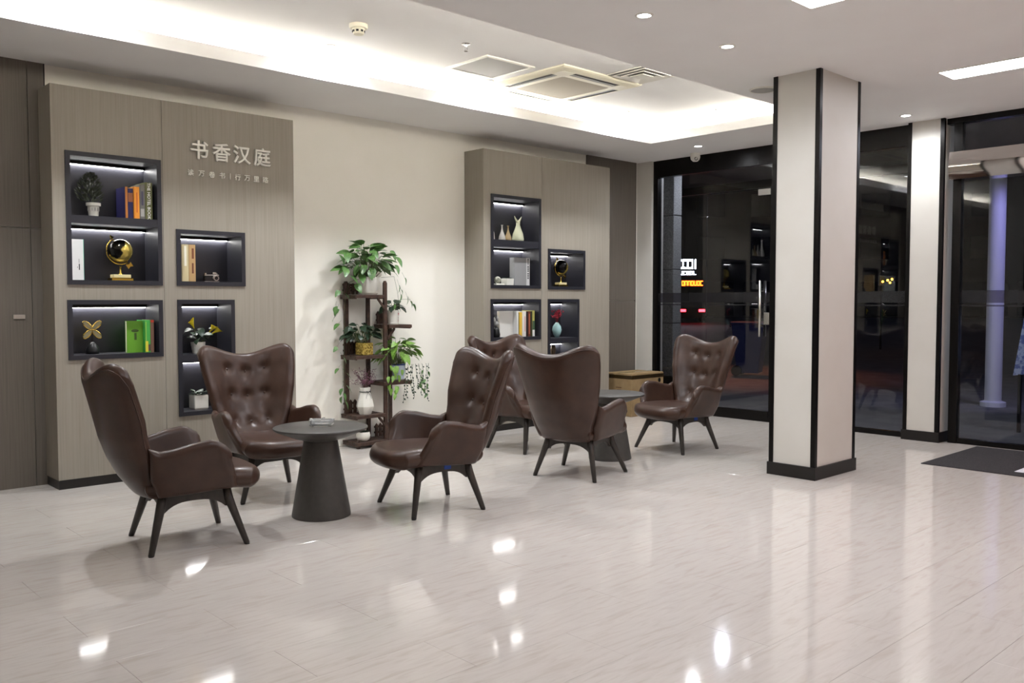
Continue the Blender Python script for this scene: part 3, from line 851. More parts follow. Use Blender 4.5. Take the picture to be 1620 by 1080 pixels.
def bush(par, kind, base, n, spread, height, size, rng, yflat=0.7, stems=True, up=0.35, ymax=0.13):
    """leaves on arching petioles that leave the pot mouth"""
    st = MB()
    for i in range(n):
        a = 2.399 * i + rng.uniform(-0.4, 0.4); k = math.sqrt((i + 0.5) / n)
        r = spread * k * rng.uniform(0.75, 1.1); hz = height * (1 - 0.75 * k * k) * rng.uniform(0.7, 1.15) + 0.02
        tip = Vector((base[0] + r * math.cos(a), base[1] + r * math.sin(a) * yflat, base[2] + hz))
        b0 = Vector((base[0] + 0.25 * r * math.cos(a), base[1] + 0.2 * r * math.sin(a), base[2]))
        midp = (b0 + tip) / 2 + Vector((0, 0, 0.035))
        if stems: st.tube([b0, midp, tip], [0.0022, 0.0018, 0.0013], 5)
        d = Vector((math.cos(a), math.sin(a) * yflat, up - 0.9 * k + rng.uniform(-0.3, 0.3)))
        sz = size * rng.uniform(0.7, 1.2)
        if tip.y + sz * d.normalized().y > ymax: d.y = -abs(d.y); tip.y = min(tip.y, ymax - 0.02)
        leaf(par, kind, tip, d, sz, rng.uniform(-0.7, 0.7))
    return st
def vine(par, kind, pts, every, size, rng, st, out=None):
    st.tube(pts, 0.0016, 5)
    for i, (p, d) in enumerate(every):
        q = Vector(p); st.tube([q - Vector(d).normalized() * 0.05 + Vector((0, 0.0, 0.01)), q], 0.001, 4)
        leaf(par, kind, q, d, size * rng.uniform(0.8, 1.15), rng.uniform(-0.9, 0.9))
def pot(par, prof, m, n=28, name='pot', auto=40): return MB().lathe(prof, n, cap=False).build(name, m, par, auto=auto)

# big pothos on top
rng = random.Random(3)
p1 = thing('pothos_plant', 'large pothos with trailing vines in a white pot on top tier', 'potted plant', (4.812, 7.20, 1.462))
pt = pot(p1, [(0.0, 0.014), (0.072, 0.014), (0.098, 0.06), (0.106, 0.12), (0.108, 0.172), (0.102, 0.172), (0.098, 0.15), (0.0, 0.15)], ceramic_m)
MB().lathe([(0.0, 0.0), (0.085, 0.0), (0.1, 0.02), (0.094, 0.02), (0.082, 0.008), (0.0, 0.008)], 28, cap=False).build('saucer', ceramic_m, pt, auto=40)
MB().lathe([(0.0, 0.152), (0.099, 0.152)], 20, cap=False).build('soil', soil_m, pt)
st = bush(p1, 'green', (0, -0.01, 0.155), 84, 0.29, 0.30, 0.12, rng, 0.36, up=0.55)
for dx, dz, sz in ((-0.33, 0.24, .12), (-0.27, 0.26, .12), (-0.30, 0.12, .13), (-0.22, 0.05, .12), (-0.16, -0.03, .11), (-0.10, 0.06, .12), (0.24, 0.30, .11), (0.31, 0.24, .12), (0.27, 0.16, .10)):
    leaf(p1, 'green', (dx, -0.06 + rng.uniform(-.04, .04), 0.15 + dz - 0.02), (rng.uniform(-.5, .3) if dx < 0 else rng.uniform(-.2, .5), -0.6, rng.uniform(-0.9, -0.3)), sz, rng.uniform(-.5, .5))
def rel(o, x, y, z): return (x - o.location.x, y - o.location.y, z - o.location.z)
lv = [rel(p1, *q) for q in ((4.70, 7.14, 1.62), (4.58, 7.16, 1.58), (4.55, 7.18, 1.45), (4.535, 7.18, 1.2), (4.53, 7.18, 0.95), (4.525, 7.18, 0.7), (4.54, 7.18, 0.45))]
LV = []
for x, z, dx in ((4.50, 1.50, -.6), (4.56, 1.47, .5), (4.46, 1.35, -.3), (4.49, 1.33, -.5), (4.47, 1.26, -.9), (4.47, 1.19, -.9), (4.60, 1.12, .4), (4.47, 0.97, -.7), (4.52, 0.87, .3), (4.47, 0.77, -.8), (4.56, 0.72, .5), (4.50, 0.58, -.5), (4.54, 0.53, .1), (4.57, 0.45, .2), (4.50, 0.50, -.3), (4.58, 0.60, .5)):
    LV.append((rel(p1, x - 0.015, 7.18 + rng.uniform(-.03, .03), z), (dx, -0.3, -0.55)))
vine(p1, 'green', lv, LV, 0.078, rng, st)
rv = [rel(p1, *q) for q in ((4.92, 7.14, 1.63), (5.05, 7.10, 1.64), (5.08, 7.09, 1.5), (5.10, 7.09, 1.38), (5.12, 7.09, 1.30))]
RV = [(rel(p1, x, 7.09, z), (dx, -0.4, -0.8)) for x, z, dx in ((5.17, 1.63, .3), (5.10, 1.56, .1), (5.13, 1.51, .3), (5.12, 1.47, 0), (5.20, 1.44, .1), (5.24, 1.40, .4), (5.27, 1.37, .6), (5.05, 1.37, -.2))]
vine(p1, 'olive', rv, RV, 0.075, rng, st)
rv2 = [rel(p1, *q) for q in ((5.05, 7.09, 1.4), (5.14, 7.09, 1.42), (5.24, 7.09, 1.42))]
st.tube(rv2, 0.0015, 5)
tag(st.build('stems', stem_m, p1, smooth=True), kind='stuff')

# small pot with red print
rng = random.Random(5)
p2 = thing('small_plant', 'small leafy plant in a white pot with red print', 'potted plant', (5.10, 7.19, 1.172))
pt = pot(p2, [(0.0, 0.0), (0.052, 0.0), (0.056, 0.012), (0.053, 0.014), (0.060, 0.14), (0.056, 0.14), (0.054, 0.125), (0.0, 0.125)], ceramic_m)
MB().lathe([(0.0, 0.127), (0.055, 0.127)], 16, cap=False).build('soil', soil_m, pt)
rp = MB()
for a, z, r in ((-75, 0.110, 0.012), (-68, 0.098, 0.009), (-72, 0.066, 0.006), (-74, 0.045, 0.008), (-71, 0.03, 0.007)):
    rr_ = 0.0585 - (0.14 - z) * 0.055; a = R(a + 15); c = Vector((math.cos(a) * rr_, math.sin(a) * rr_, z)); tdir = Vector((-math.sin(a), math.cos(a), 0))
    rp.add([c + tdir * r * math.cos(q_) + Vector((math.cos(a) * 0.0012, math.sin(a) * 0.0012, r * math.sin(q_))) for q_ in [k * math.pi / 4 for k in range(8)]], [tuple(range(8))])
tag(rp.build('red_print', mat('red_print', (170, 30, 42), 0.5), pt), 'red flower print')
st = bush(p2, 'dark', (0, 0, 0.13), 12, 0.10, 0.06, 0.085, rng, 0.6)
tag(st.build('stems', stem_m, p2), kind='stuff')

# ivy in the yellow woven pot
rng = random.Random(9)
p3 = thing('ivy_plant', 'dark green ivy in a square yellow woven pot', 'potted plant', (4.755, 7.18, 0.885))
yel_m = noise_mat('yellow_weave', [(0.35, (110, 88, 28)), (0.5, (176, 150, 60)), (0.65, (214, 192, 104))], nscale=60, detail=2, rough=0.7, bump=0.6)
pt = MB().bbox(-0.062, 0.062, -0.062, 0.062, 0, 0.118, 0.006).build('pot', yel_m, p3)
MB().box(-0.052, 0.052, -0.052, 0.052, 0.118, 0.1195).build('soil', soil_m, pt)
st = bush(p3, 'dark', (-0.03, 0, 0.12), 44, 0.22, 0.16, 0.085, rng, 0.5)
tag(st.build('stems', stem_m, p3), kind='stuff')

# lime pothos with thin trailing vines
rng = random.Random(12)
p4 = thing('lime_pothos', 'bright green pothos spilling from a pale blue pot, right tier', 'potted plant', (5.14, 7.16, 0.62))
pt = pot(p4, [(0.0, 0.012), (0.055, 0.012), (0.064, 0.08), (0.070, 0.165), (0.065, 0.165), (0.063, 0.15), (0.0, 0.15)], mat('pale_blue_ceramic', (196, 206, 220), 0.25))
MB().lathe([(0.0, 0.0), (0.06, 0.0), (0.076, 0.016), (0.071, 0.016), (0.058, 0.006), (0.0, 0.006)], 24, cap=False).build('saucer', ceramic_m, pt, auto=40)
MB().lathe([(0.0697, 0.150), (0.0707, 0.155), (0.0705, 0.163), (0.0697, 0.164)], 24, cap=False).build('blue_rim', mat('cobalt_glaze', (40, 58, 120), 0.3), pt)
MB().lathe([(0.0, 0.152), (0.064, 0.152)], 16, cap=False).build('soil', soil_m, pt)
st = bush(p4, 'lime', (-0.02, -0.02, 0.155), 60, 0.25, 0.24, 0.115, rng, 0.40)
for i in range(14):
    leaf(p4, 'lime', (rng.uniform(-.2, -.02), -0.10 + rng.uniform(-.02, .02), rng.uniform(-0.14, 0.16)), (rng.uniform(-.6, .3), -0.4, -0.9), rng.uniform(.05, .08), rng.uniform(-.6, .6))
thin = MB()
for k in range(9):
    x = 0.0 + 0.035 * k + rng.uniform(-.01, .01); z = 0.16; pts = []
    end = rng.uniform(-0.22, -0.05) - (0.02 if k < 6 else 0)
    n_ = 12
    for i in range(n_):
        f = i / (n_ - 1); pts.append((x + 0.012 * math.sin(5 * f + k), -0.105 - 0.01 * math.sin(3 * f), z + 0.03 * math.sin(math.pi * min(1, f * 3)) + (end - z) * f))
    st.tube(pts, 0.002, 4)
    for i in range(2, n_):
        q_ = Vector(pts[i]); a = rng.uniform(0, 6.28); d = Vector((math.cos(a), -0.3, -0.6)).normalized(); sz = rng.uniform(.018, .034)
        if k >= 5 and i % 3 == 0: leaf(p4, 'olive', q_, d, 0.055, rng.uniform(-1, 1)); continue
        sd2 = d.cross(Vector((0, 1, 0))).normalized() * sz * 0.35
        thin.add([q_, q_ + d * sz * .5 + sd2, q_ + d * sz, q_ + d * sz * .5 - sd2], [(0, 1, 2, 3)])
tag(thin.build('small_leaves', leaf_dark, p4), kind='stuff')
tag(st.build('stems', stem_m, p4), kind='stuff')

# faceted vase with dried flowers
v1 = thing('faceted_vase', 'white faceted vase with dried purple flowers, tied with string', 'vase', (4.745, 7.16, 0.318))
n6 = 8
MB().lathe([(0.0, 0.0), (0.058, 0.0), (0.086, 0.075), (0.078, 0.115), (0.052, 0.205), (0.050, 0.225), (0.055, 0.258), (0.050, 0.258), (0.045, 0.225), (0.0, 0.20)], n6, cap=False).build('body', ceramic_m, v1)
sg_ = MB(); sg_.lathe([(0.0525, 0.212), (0.0555, 0.214), (0.0555, 0.218), (0.0525, 0.220)], 12, cap=False)
sg_.tube([(0.0, -0.056, 0.215), (-0.018, -0.060, 0.19), (-0.03, -0.066, 0.155)], 0.0016, 5); sg_.tube([(0.0, -0.056, 0.215), (0.02, -0.062, 0.185), (0.026, -0.07, 0.15)], 0.0016, 5)
for s in (-1, 1): sg_.tube([(0, -0.056, 0.215), (s * 0.02, -0.06, 0.226), (s * 0.024, -0.06, 0.214), (0, -0.056, 0.215)], 0.0016, 5)
sg_.build('string_tie', mat('dark_string', (40, 44, 40), 0.8), v1)
rng = random.Random(21); tw = MB(); fl = MB()
for i in range(46):
    a = rng.uniform(0, 6.28); r = rng.uniform(0.02, 0.15); hz = rng.uniform(0.30, 0.44)
    tip = Vector((r * math.cos(a) * 1.15, r * math.sin(a) * 0.55, hz)); m0 = Vector((tip.x * .3, tip.y * .3, 0.27 + 0.3 * (hz - 0.27)))
    tw.tube([(tip.x * .08, tip.y * .08, 0.20), m0, tip], 0.0011, 4)
    for k in range(9):
        c = m0.lerp(tip, 0.35 + 0.65 * k / 8) + Vector((rng.uniform(-.014, .014), rng.uniform(-.014, .014), rng.uniform(-.014, .014))); s = rng.uniform(.003, .006)
        fl.add([c + Vector((s, 0, 0)), c + Vector((-s, 0, 0)), c + Vector((0, s, 0)), c + Vector((0, -s, 0)), c + Vector((0, 0, s)), c + Vector((0, 0, -s))],
               [(0, 2, 4), (2, 1, 4), (1, 3, 4), (3, 0, 4), (2, 0, 5), (1, 2, 5), (3, 1, 5), (0, 3, 5)])
tag(tw.build('twigs', mat('dry_twig', (104, 78, 72), 0.8), v1), kind='stuff')
tag(fl.build('dried_blossoms', mat('dried_purple', (134, 92, 108), 0.85), v1), kind='stuff')

# bowl with succulent
b1 = thing('bowl_planter', 'small round white planter on the lowest tier', 'potted plant', (4.715, 7.15, 0.060))
pot(b1, [(0.0, 0.0), (0.035, 0.0), (0.060, 0.02), (0.070, 0.055), (0.062, 0.088), (0.057, 0.09), (0.054, 0.08), (0.0, 0.078)], ceramic_m)
for k in range(14):
    a = k * 2.399; leaf(b1, 'dark', (0.02 * math.cos(a), 0.02 * math.sin(a), 0.08), (math.cos(a), math.sin(a), 1.1 - 0.05 * k), 0.045, 0)

# ------------------------------------------------------------------ books and ornaments in the niches
def book(name, label, x0, x1, z, hgt, depth, spine, yf, group=None, text=None, tcol=(240, 240, 235), marks=None, tilt=0, cover=None):
    """book standing with its spine to the room"""
    w = x1 - x0; c = thing(name, label, 'book', ((x0 + x1) / 2, yf + depth / 2, z), tilt, group)
    a = w / 2; d = depth / 2; k = min(0.004, w * 0.12)
    sm = mat('cover_%d_%d_%d' % spine, spine, 0.5)
    cm = mat('cover_%d_%d_%d' % cover, cover, 0.5) if cover else sm
    MB().box(-a, -a + k, -d, d, 0, hgt).build('cover_board', cm, c); MB().box(a - k, a, -d, d, 0, hgt).build('cover_board', cm, c)
    MB().bbox(-a + k, a - k, -d - 0.002, -d + k, 0, hgt, 0.001).build('spine', sm, c)
    MB().box(-a + k, a - k, -d + k, d - 0.004, 0.004, hgt - 0.004).build('page_block', pages_m, c)
    tm = mat('print_%d_%d_%d' % tcol, tcol, 0.5)
    if text:
        me = text_mesh(text, min(w * 0.62, 0.034), tm, 0.0003, 0.0004, 'spine_text')
        o = put('spine_text', me, c, (0, -d - 0.0028, hgt * 0.5)); o.rotation_euler = (R(90), R(90), 0)
    if marks:
        for (za, zb, wa, wb, col) in marks:
            MB().box(-a + w * wa, -a + w * wb, -d - 0.0032, -d - 0.0022, hgt * za, hgt * zb).build('spine_mark', mat('print_%d_%d_%d' % col, col, 0.5), c)
    return c
z1, z2 = 2.042, 1.559
yb = YP + 0.03
# left bookcase, upper niche, top shelf
book('book', 'book with orange and navy cover, leftmost on the top shelf', 2.512, 2.535, z1, 0.245, 0.19, (190, 120, 50), yb + 0.012, 'top shelf books', cover=(38, 36, 84))
c_ = thing('book', 'navy fronted book leaning beside the orange spine', 'book', (2.5555, yb + 0.11, z1), 0, 'top shelf books')
MB().bbox(-0.0195, 0.0195, -0.098, 0.09, 0, 0.235, 0.002).build('cover_board', mat('navy', (40, 38, 88), 0.5), c_)
MB().box(-0.0195, 0.0195, -0.0995, -0.0982, 0.13, 0.20).build('front_print', mat('print_faded_orange', (150, 92, 58), 0.5), c_)
MB().box(-0.017, 0.017, -0.09, 0.086, 0.2352, 0.237).build('page_block', pages_m, c_)
book('book', 'bright orange book spine on the top shelf', 2.5765, 2.618, z1, 0.250, 0.19, (232, 150, 46), yb, 'top shelf books', marks=[(0.2, 0.82, 0.42, 0.62, (200, 96, 40))])
book('book', 'grey marbled book spine on the top shelf', 2.6195, 2.660, z1, 0.272, 0.19, (110, 108, 104), yb, 'top shelf books', marks=[(0.08, 0.3, 0.15, 0.85, (170, 168, 164)), (0.4, 0.8, 0.3, 0.7, (70, 68, 90))])
book('book', 'olive green book with white lettering down its spine', 2.6615, 2.718, z1, 0.290, 0.20, (96, 98, 58), yb, 'top shelf books', text='THE HOTEL BOOK')
pl = thing('conifer_plant', 'small dark conifer in a white slatted pot on top shelf', 'potted plant', (2.313, YP + 0.15, z1))
MB().lathe([(0.0, 0.0), (0.034, 0.0), (0.042, 0.085), (0.053, 0.09), (0.053, 0.112), (0.046, 0.112), (0.044, 0.1), (0.0, 0.1)], 24, cap=False).build('pot', ceramic_m, pl, auto=40)
for k in range(12):
    a = k * math.pi / 6
    if math.sin(a) < 0.3: MB().box(-0.004, 0.004, -0.0425, -0.0385, 0.05, 0.075).build('slot', grey_p, pl, rz=a + math.pi / 2)
fo = MB(); rng = random.Random(4)
fo.tube([(0, 0, 0.1), (-0.01, 0, 0.2), (-0.012, 0, 0.32)], [0.006, 0.005, 0.002], 6)
for i in range(300):
    z = rng.uniform(0.12, 0.325); rmax = 0.085 * (1 - ((z - 0.19) / 0.14) ** 2 * (1 if z > 0.19 else 0.6)); a = rng.uniform(0, 6.28); r = max(0.01, rmax) * math.sqrt(rng.random())
    c = Vector((-0.03 * (1 - abs(z - 0.2) * 4) + r * math.cos(a), r * 0.7 * math.sin(a), z)); d = Vector((math.cos(a), math.sin(a) * .7, 0.9)).normalized() * 0.035; sd2 = d.cross(Vector((rng.uniform(-1, 1), 1, 0))).normalized() * 0.007
    fo.add([c, c + d * .5 + sd2, c + d, c + d * .5 - sd2], [(0, 1, 2, 3)])
tag(fo.build('foliage', mat('conifer_green', (52, 58, 44), 0.7), pl), kind='stuff')
# lower shelf: white box file and gold globe
book('book', 'tall white book with small black print, beside the gold globe', 2.112, 2.200, z2, 0.305, 0.20, (226, 226, 224), yb + 0.005, text=None, marks=[(0.25, 0.40, 0.58, 0.66, (40, 40, 44)), (0.42, 0.52, 0.58, 0.63, (150, 150, 150)), (0.30, 0.33, 0.45, 0.5, (120, 120, 120)), (0.0, 1.0, 0.965, 1.0, (120, 190, 170))])
def globe(x, y, z, s, label, sphere_m):
    g = thing('desk_globe', label, 'globe', (x, y, z))
    m = MB(); m.bbox(-0.082 * s, 0.082 * s, -0.05 * s, 0.05 * s, 0, 0.022 * s, 0.003); m.build('base', gold_m, g)
    MB().bbox(-0.066 * s, 0.066 * s, -0.04 * s, 0.04 * s, 0.024 * s, 0.05 * s, 0.003).build('plinth', mat('ivory_block', (216, 204, 160), 0.3), g)
    MB().lathe([(0.02 * s, 0.05 * s), (0.009 * s, 0.065 * s), (0.007 * s, 0.10 * s), (0.014 * s, 0.115 * s)], 14, cap=False).build('stem', gold_m, g, smooth=True)
    zc = 0.235 * s; rs = 0.092 * s
    prof = [(rs * math.sin(math.pi * i / 20), -rs * math.cos(math.pi * i / 20)) for i in range(21)]
    o = MB().lathe(prof, 32, cap=False).build('sphere', sphere_m, g, (0, 0, zc), smooth=True); o.rotation_euler = (0, R(-32), R(40))
    arc = MB(); ra = rs + 0.012 * s
    arc.tube([(ra * math.sin(a), 0, zc + ra * math.cos(a)) for a in [R(-32 - 180 * i / 20) for i in range(21)]], 0.005 * s, 8)
    arc.build('meridian_arc', gold_m, g, smooth=True)
    ax = Vector((math.sin(R(-32)), 0, math.cos(R(-32))))
    c0 = Vector((0, 0, zc))
    f = MB(); f.tube([c0 + ax * rs, c0 + ax * (rs + 0.025 * s)], 0.004 * s, 8); f.tube([c0 + ax * (rs + 0.022 * s), c0 + ax * (rs + 0.052 * s)], [0.018 * s, 0.0008], 10)
    f.build('arrow_tip', gold_m, g)
    f = MB(); f.tube([c0 - ax * rs, c0 - ax * (rs + 0.03 * s)], 0.004 * s, 8)
    for k in (-1, 1):
        q_ = c0 - ax * (rs + 0.03 * s); pv = Vector((ax.z, 0, -ax.x)) * k * 0.022 * s
        f.add([q_, q_ + pv + ax * 0.01 * s, q_ + pv - ax * 0.03 * s, q_ - ax * 0.02 * s] + [p + Vector((0, 0.003, 0)) for p in (q_, q_ + pv + ax * 0.01 * s, q_ + pv - ax * 0.03 * s, q_ - ax * 0.02 * s)],
              [(0, 1, 2, 3), (7, 6, 5, 4), (0, 4, 5, 1), (1, 5, 6, 2), (2, 6, 7, 3), (3, 7, 4, 0)])
    f.build('arrow_fletching', gold_m, g)
globe(2.503, YP + 0.14, z2, 1.0, 'shiny gold desk globe with arrow axis in left bookcase', globe_m)
# second niche: two books and a camera
z3 = 1.561
book('book', 'cream book with pale spine print next to the silver camera', 2.945, 3.002, z3, 0.30, 0.19, (206, 192, 150), yb, 'books by the silver camera', marks=[(0.42, 0.96, 0.35, 0.7, (236, 232, 214))])
book('book', 'tan book with brown spine print next to the silver camera', 3.0035, 3.060, z3, 0.30, 0.19, (186, 152, 104), yb, 'books by the silver camera', marks=[(0.62, 0.9, 0.45, 0.75, (120, 70, 44)), (0.22, 0.5, 0.45, 0.7, (110, 64, 44))])
cm = thing('toy_camera', 'silver and black vintage camera on the niche floor', 'camera', (3.225, YP + 0.11, z3))
MB().bbox(-0.062, 0.062, -0.02, 0.02, 0, 0.05, 0.004).build('body', black_p, cm)
MB().bbox(-0.063, 0.063, -0.021, 0.021, 0.0505, 0.064, 0.003).build('top_plate', steel_m, cm)
MB().bbox(-0.063, 0.063, -0.021, 0.021, -0.0, 0.006, 0.001).build('bottom_plate', steel_m, cm)
ln = MB().lathe([(0.026, 0.021), (0.026, 0.034), (0.023, 0.036), (0.022, 0.046), (0.016, 0.046)], 20, (0.028, 0, 0.032), axis='y', cap=False).build('lens', steel_m, cm, auto=40)
MB().lathe([(0.0, 0.041), (0.017, 0.041)], 16, (0.028, 0, 0.032), axis='y', cap=False).build('glass', black_p, ln)
for x, r in ((-0.045, 0.011), (0.05, 0.009)): MB().lathe([(r, 0.064), (r, 0.074), (0.0, 0.074)], 14, (x, 0, 0), cap=False).build('dial', steel_m, cm, auto=40)
MB().bbox(0.01, 0.044, -0.018, 0.016, 0.0642, 0.084, 0.004).build('viewfinder', steel_m, cm)
# third niche: petal sculpture and green books
z4 = 0.996
sc2 = thing('petal_sculpture', 'gold four-petal sculpture on a black knobbed base', 'sculpture', (2.282, YP + 0.14, z4))
MB().lathe([(0.0, 0.0), (0.048, 0.0), (0.05, 0.02), (0.042, 0.05), (0.026, 0.075), (0.012, 0.09), (0.0, 0.092)], 24, cap=False).build('base', black_p, sc2, smooth=True)
MB().tube([(0, 0, 0.088), (0, 0, 0.185)], 0.004, 8).build('stem', black_p, sc2)
for k in range(4):
    a = R(45 + 90 * k); d = Vector((math.cos(a), 0, math.sin(a))); n = Vector((-math.sin(a), 0, math.cos(a)))
    pts = []
    for i in range(17):
        f = i / 16 * 2 * math.pi; pts.append(Vector((0, 0, 0.185)) + d * (0.047 - 0.044 * math.cos(f)) + n * 0.021 * math.sin(f) * (0.75 + 0.3 * (0.5 - 0.5 * math.cos(f))))
    m = MB(); m.tube(pts[:-1] + [pts[0]], 0.0045, 6, cap=False)
    pe = m.build('petal', gold_m, sc2, smooth=True)
    q_ = MB(); q_.add([p + Vector((0, -0.002, 0)) for p in pts[:-1]] + [p + Vector((0, 0.002, 0)) for p in pts[:-1]], [tuple(range(16)), tuple(range(31, 15, -1))] + [(i, i + 16, (i + 1) % 16 + 16, (i + 1) % 16) for i in range(16)])
    q_.build('petal_fill', mat('pale_enamel', (170, 164, 130), 0.35), pe)
gc = thing('book', 'wide lime green book with small dark picture on its front', 'book', (2.578, YP + 0.09, z4), 0, 'green books')
MB().bbox(-0.062, 0.062, -0.018, -0.014, 0, 0.25, 0.001).build('cover_board', mat('lime_cover', (104, 162, 46), 0.4), gc)
MB().box(-0.06, 0.06, -0.0138, 0.012, 0.003, 0.247).build('page_block', pages_m, gc)
MB().bbox(-0.062, 0.062, 0.0122, 0.016, 0, 0.25, 0.001).build('cover_board', MATS['lime_cover'], gc)
fp = MB(); fp.add([(0.002 + 0.03 * math.cos(k * math.pi / 6), -0.0186, 0.172 + 0.012 * math.sin(k * math.pi / 6)) for k in range(12)], [tuple(range(12))]); fp.box(-0.004, 0.014, -0.0187, -0.0182, 0.10, 0.155)
tag(fp.build('front_print', mat('cover_print', (62, 84, 34), 0.5), gc), 'small dark picture')
book('book', 'green and yellow striped book spine beside the lime book', 2.6425, 2.684, z4, 0.256, 0.17, (70, 168, 74), yb, 'green books', marks=[(0.02, 0.35, 0.05, 0.55, (214, 206, 60)), (0.05, 0.25, 0.55, 0.95, (90, 70, 70)), (0.35, 0.95, 0.1, 0.25, (150, 200, 80))])
book('book', 'narrow brown and red book spine by the green books', 2.6855, 2.712, z4, 0.258, 0.17, (128, 96, 78), yb, 'green books', marks=[(0.92, 0.99, 0.0, 1.0, (190, 60, 40))])
# fourth niche: yellow callas and square pot
ca = thing('calla_plant', 'yellow calla lilies in a white ribbed pot', 'potted plant', (3.118, YP + 0.14, 0.966))
MB().lathe([(0.0, 0.0), (0.045, 0.0), (0.050, 0.03), (0.052, 0.032), (0.055, 0.06), (0.057, 0.062), (0.060, 0.095), (0.055, 0.095), (0.0, 0.085)], 28, cap=False).build('pot', ceramic_m, ca, auto=30)
rng = random.Random(8)
for i in range(16):
    a = i * 2.399; k = (i + 1) / 16
    leaf(ca, 'dark', (0.10 * k * math.cos(a), 0.07 * k * math.sin(a) - 0.02, 0.11 + 0.10 * rng.random()), (math.cos(a), math.sin(a) * .6, rng.uniform(-.6, .5)), 0.075, rng.uniform(-.5, .5))
st = MB(); yel = mat('calla_yellow', (226, 206, 36), 0.4)
for (x, z, lean) in ((-0.045, 0.21, -0.35), (0.085, 0.175, 0.75), (0.11, 0.165, 1.1)):
    st.tube([(x * .2, 0, 0.09), (x * .6, -0.02, z * .7), (x, -0.03, z)], 0.0028, 6)
    m = MB(); vs_ = []; fs = []
    for i in range(7):
        f = i / 6
        for k in range(12):
            a = 2 * math.pi * k / 12; r = 0.004 + 0.026 * f ** 1.6; tilt = (0.022 * f * f) * (1 if math.cos(a) > 0 else -0.2) * abs(math.cos(a))
            vs_.append((r * math.cos(a), r * math.sin(a) * .8, 0.065 * f + tilt))
    for i in range(6):
        for k in range(12): fs.append((i * 12 + k, i * 12 + (k + 1) % 12, (i + 1) * 12 + (k + 1) % 12, (i + 1) * 12 + k))
    m.add(vs_, fs); o = m.build('flower', yel, ca, (x, -0.03, z), smooth=True); o.rotation_euler = (0, lean, 0)
    sp = MB().tube([(0, 0, 0.01), (0, 0, 0.06)], [0.004, 0.002], 6).build('spadix', mat('spadix', (210, 160, 30), 0.6), o)
tag(st.build('stems', stem_m, ca), kind='stuff')
sq = thing('square_planter', 'white square planter with low green plant, bottom left niche', 'potted plant', (3.112, YP + 0.13, 0.502))
rings([(0.055, 0.055, 0.008, 0), (0.060, 0.060, 0.008, 0.012), (0.060, 0.060, 0.008, 0.118), (0.055, 0.055, 0.006, 0.118), (0.053, 0.053, 0.006, 0.10)]).build('pot', ceramic_m, sq)
rng = random.Random(31)
for i in range(30):
    a = i * 2.399; r = 0.055 * math.sqrt((i + .5) / 30)
    leaf(sq, 'dark', (r * math.cos(a), r * math.sin(a), 0.115 + rng.uniform(0, .03)), (math.cos(a), math.sin(a), rng.uniform(0.2, 1.0)), 0.042, 0)

# ---- right bookcase
zr1, zr2, zr3 = 2.060, 1.575, 1.009
def bottle(x, y, hgt, col, label, r=0.04):
    t = thing('bottle_vase', label, 'vase', (x, y, zr1), 0, 'slim bottle vases')
    MB().lathe([(0.0, 0.0), (r * 0.9, 0.0), (r, 0.02), (r * 0.85, hgt * 0.3), (r * 0.38, hgt * 0.58), (r * 0.22, hgt * 0.75), (r * 0.2, hgt * 0.93), (r * 0.36, hgt), (r * 0.26, hgt), (r * 0.14, hgt * .93)], 24, cap=False).build('body', mat('glaze_%d' % col[0], col, 0.25), t, smooth=True)
bottle(6.565, YP + 0.15, 0.175, (198, 194, 186), 'slim pale grey bottle vase, middle of the three'); bottle(6.655, YP + 0.15, 0.172, (176, 152, 112), 'slim tan bottle vase next to the fishtail vase')
bottle(6.425, YP + 0.17, 0.26, (206, 202, 196), 'pale bottle vase half hidden at the niche edge')
fv = thing('fishtail_vase', 'tall pale green vase with forked fishtail mouth', 'vase', (6.805, YP + 0.15, zr1))
MB().lathe([(0.0, 0.0), (0.062, 0.0), (0.068, 0.03), (0.058, 0.09), (0.034, 0.15), (0.021, 0.19), (0.024, 0.215), (0.018, 0.22)], 28, cap=False).build('body', mat('celadon', (214, 216, 186), 0.25), fv, smooth=True)
for s in (-1, 1):
    m = MB(); m.tube([(s * 0.004, 0, 0.205), (s * 0.02, 0, 0.235), (s * 0.042, 0, 0.262), (s * 0.054, 0, 0.285)], [0.018, 0.013, 0.008, 0.003], 10); m.build('fin', MATS['celadon'], fv, smooth=True)
bo = thing('ball_ornament', 'mottled ball ornament on a white slab', 'ornament', (6.497, YP + 0.15, zr2))
MB().bbox(-0.062, 0.062, -0.05, 0.05, 0, 0.02, 0.002).build('slab', ceramic_m, bo)
pf = [(0.038 * math.sin(math.pi * i / 14), 0.058 - 0.038 * math.cos(math.pi * i / 14)) for i in range(15)]
MB().lathe(pf, 20, cap=False).build('ball', noise_mat('mottled', [(0.35, (70, 76, 58)), (0.65, (190, 188, 170))], nscale=40, rough=0.6), bo, smooth=True)
cp = thing('cube_planter', 'small white cube planter with moss beside the grey book', 'potted plant', (6.635, YP + 0.14, zr2))
rings([(0.05, 0.05, 0.004, 0), (0.052, 0.052, 0.004, 0.075), (0.048, 0.048, 0.004, 0.075), (0.046, 0.046, 0.004, 0.06)]).build('pot', ceramic_m, cp)
rng = random.Random(33)
for i in range(16):
    a = i * 2.399; r = 0.045 * math.sqrt((i + .5) / 16); leaf(cp, 'dark', (r * math.cos(a), r * math.sin(a), 0.068), (math.cos(a), math.sin(a), 1.0), 0.032, 0)
gb = thing('book', 'large grey book with black print along its white spine', 'book', (6.81, YP + 0.12, zr2))
MB().bbox(-0.115, 0.068, -0.03, 0.05, 0, 0.308, 0.002).build('cover_board', mat('grey_cover', (142, 142, 142), 0.5), gb)
MB().bbox(0.0685, 0.118, -0.032, 0.05, 0, 0.31, 0.002).build('spine', mat('white_spine', (202, 202, 200), 0.5), gb)
m = MB()
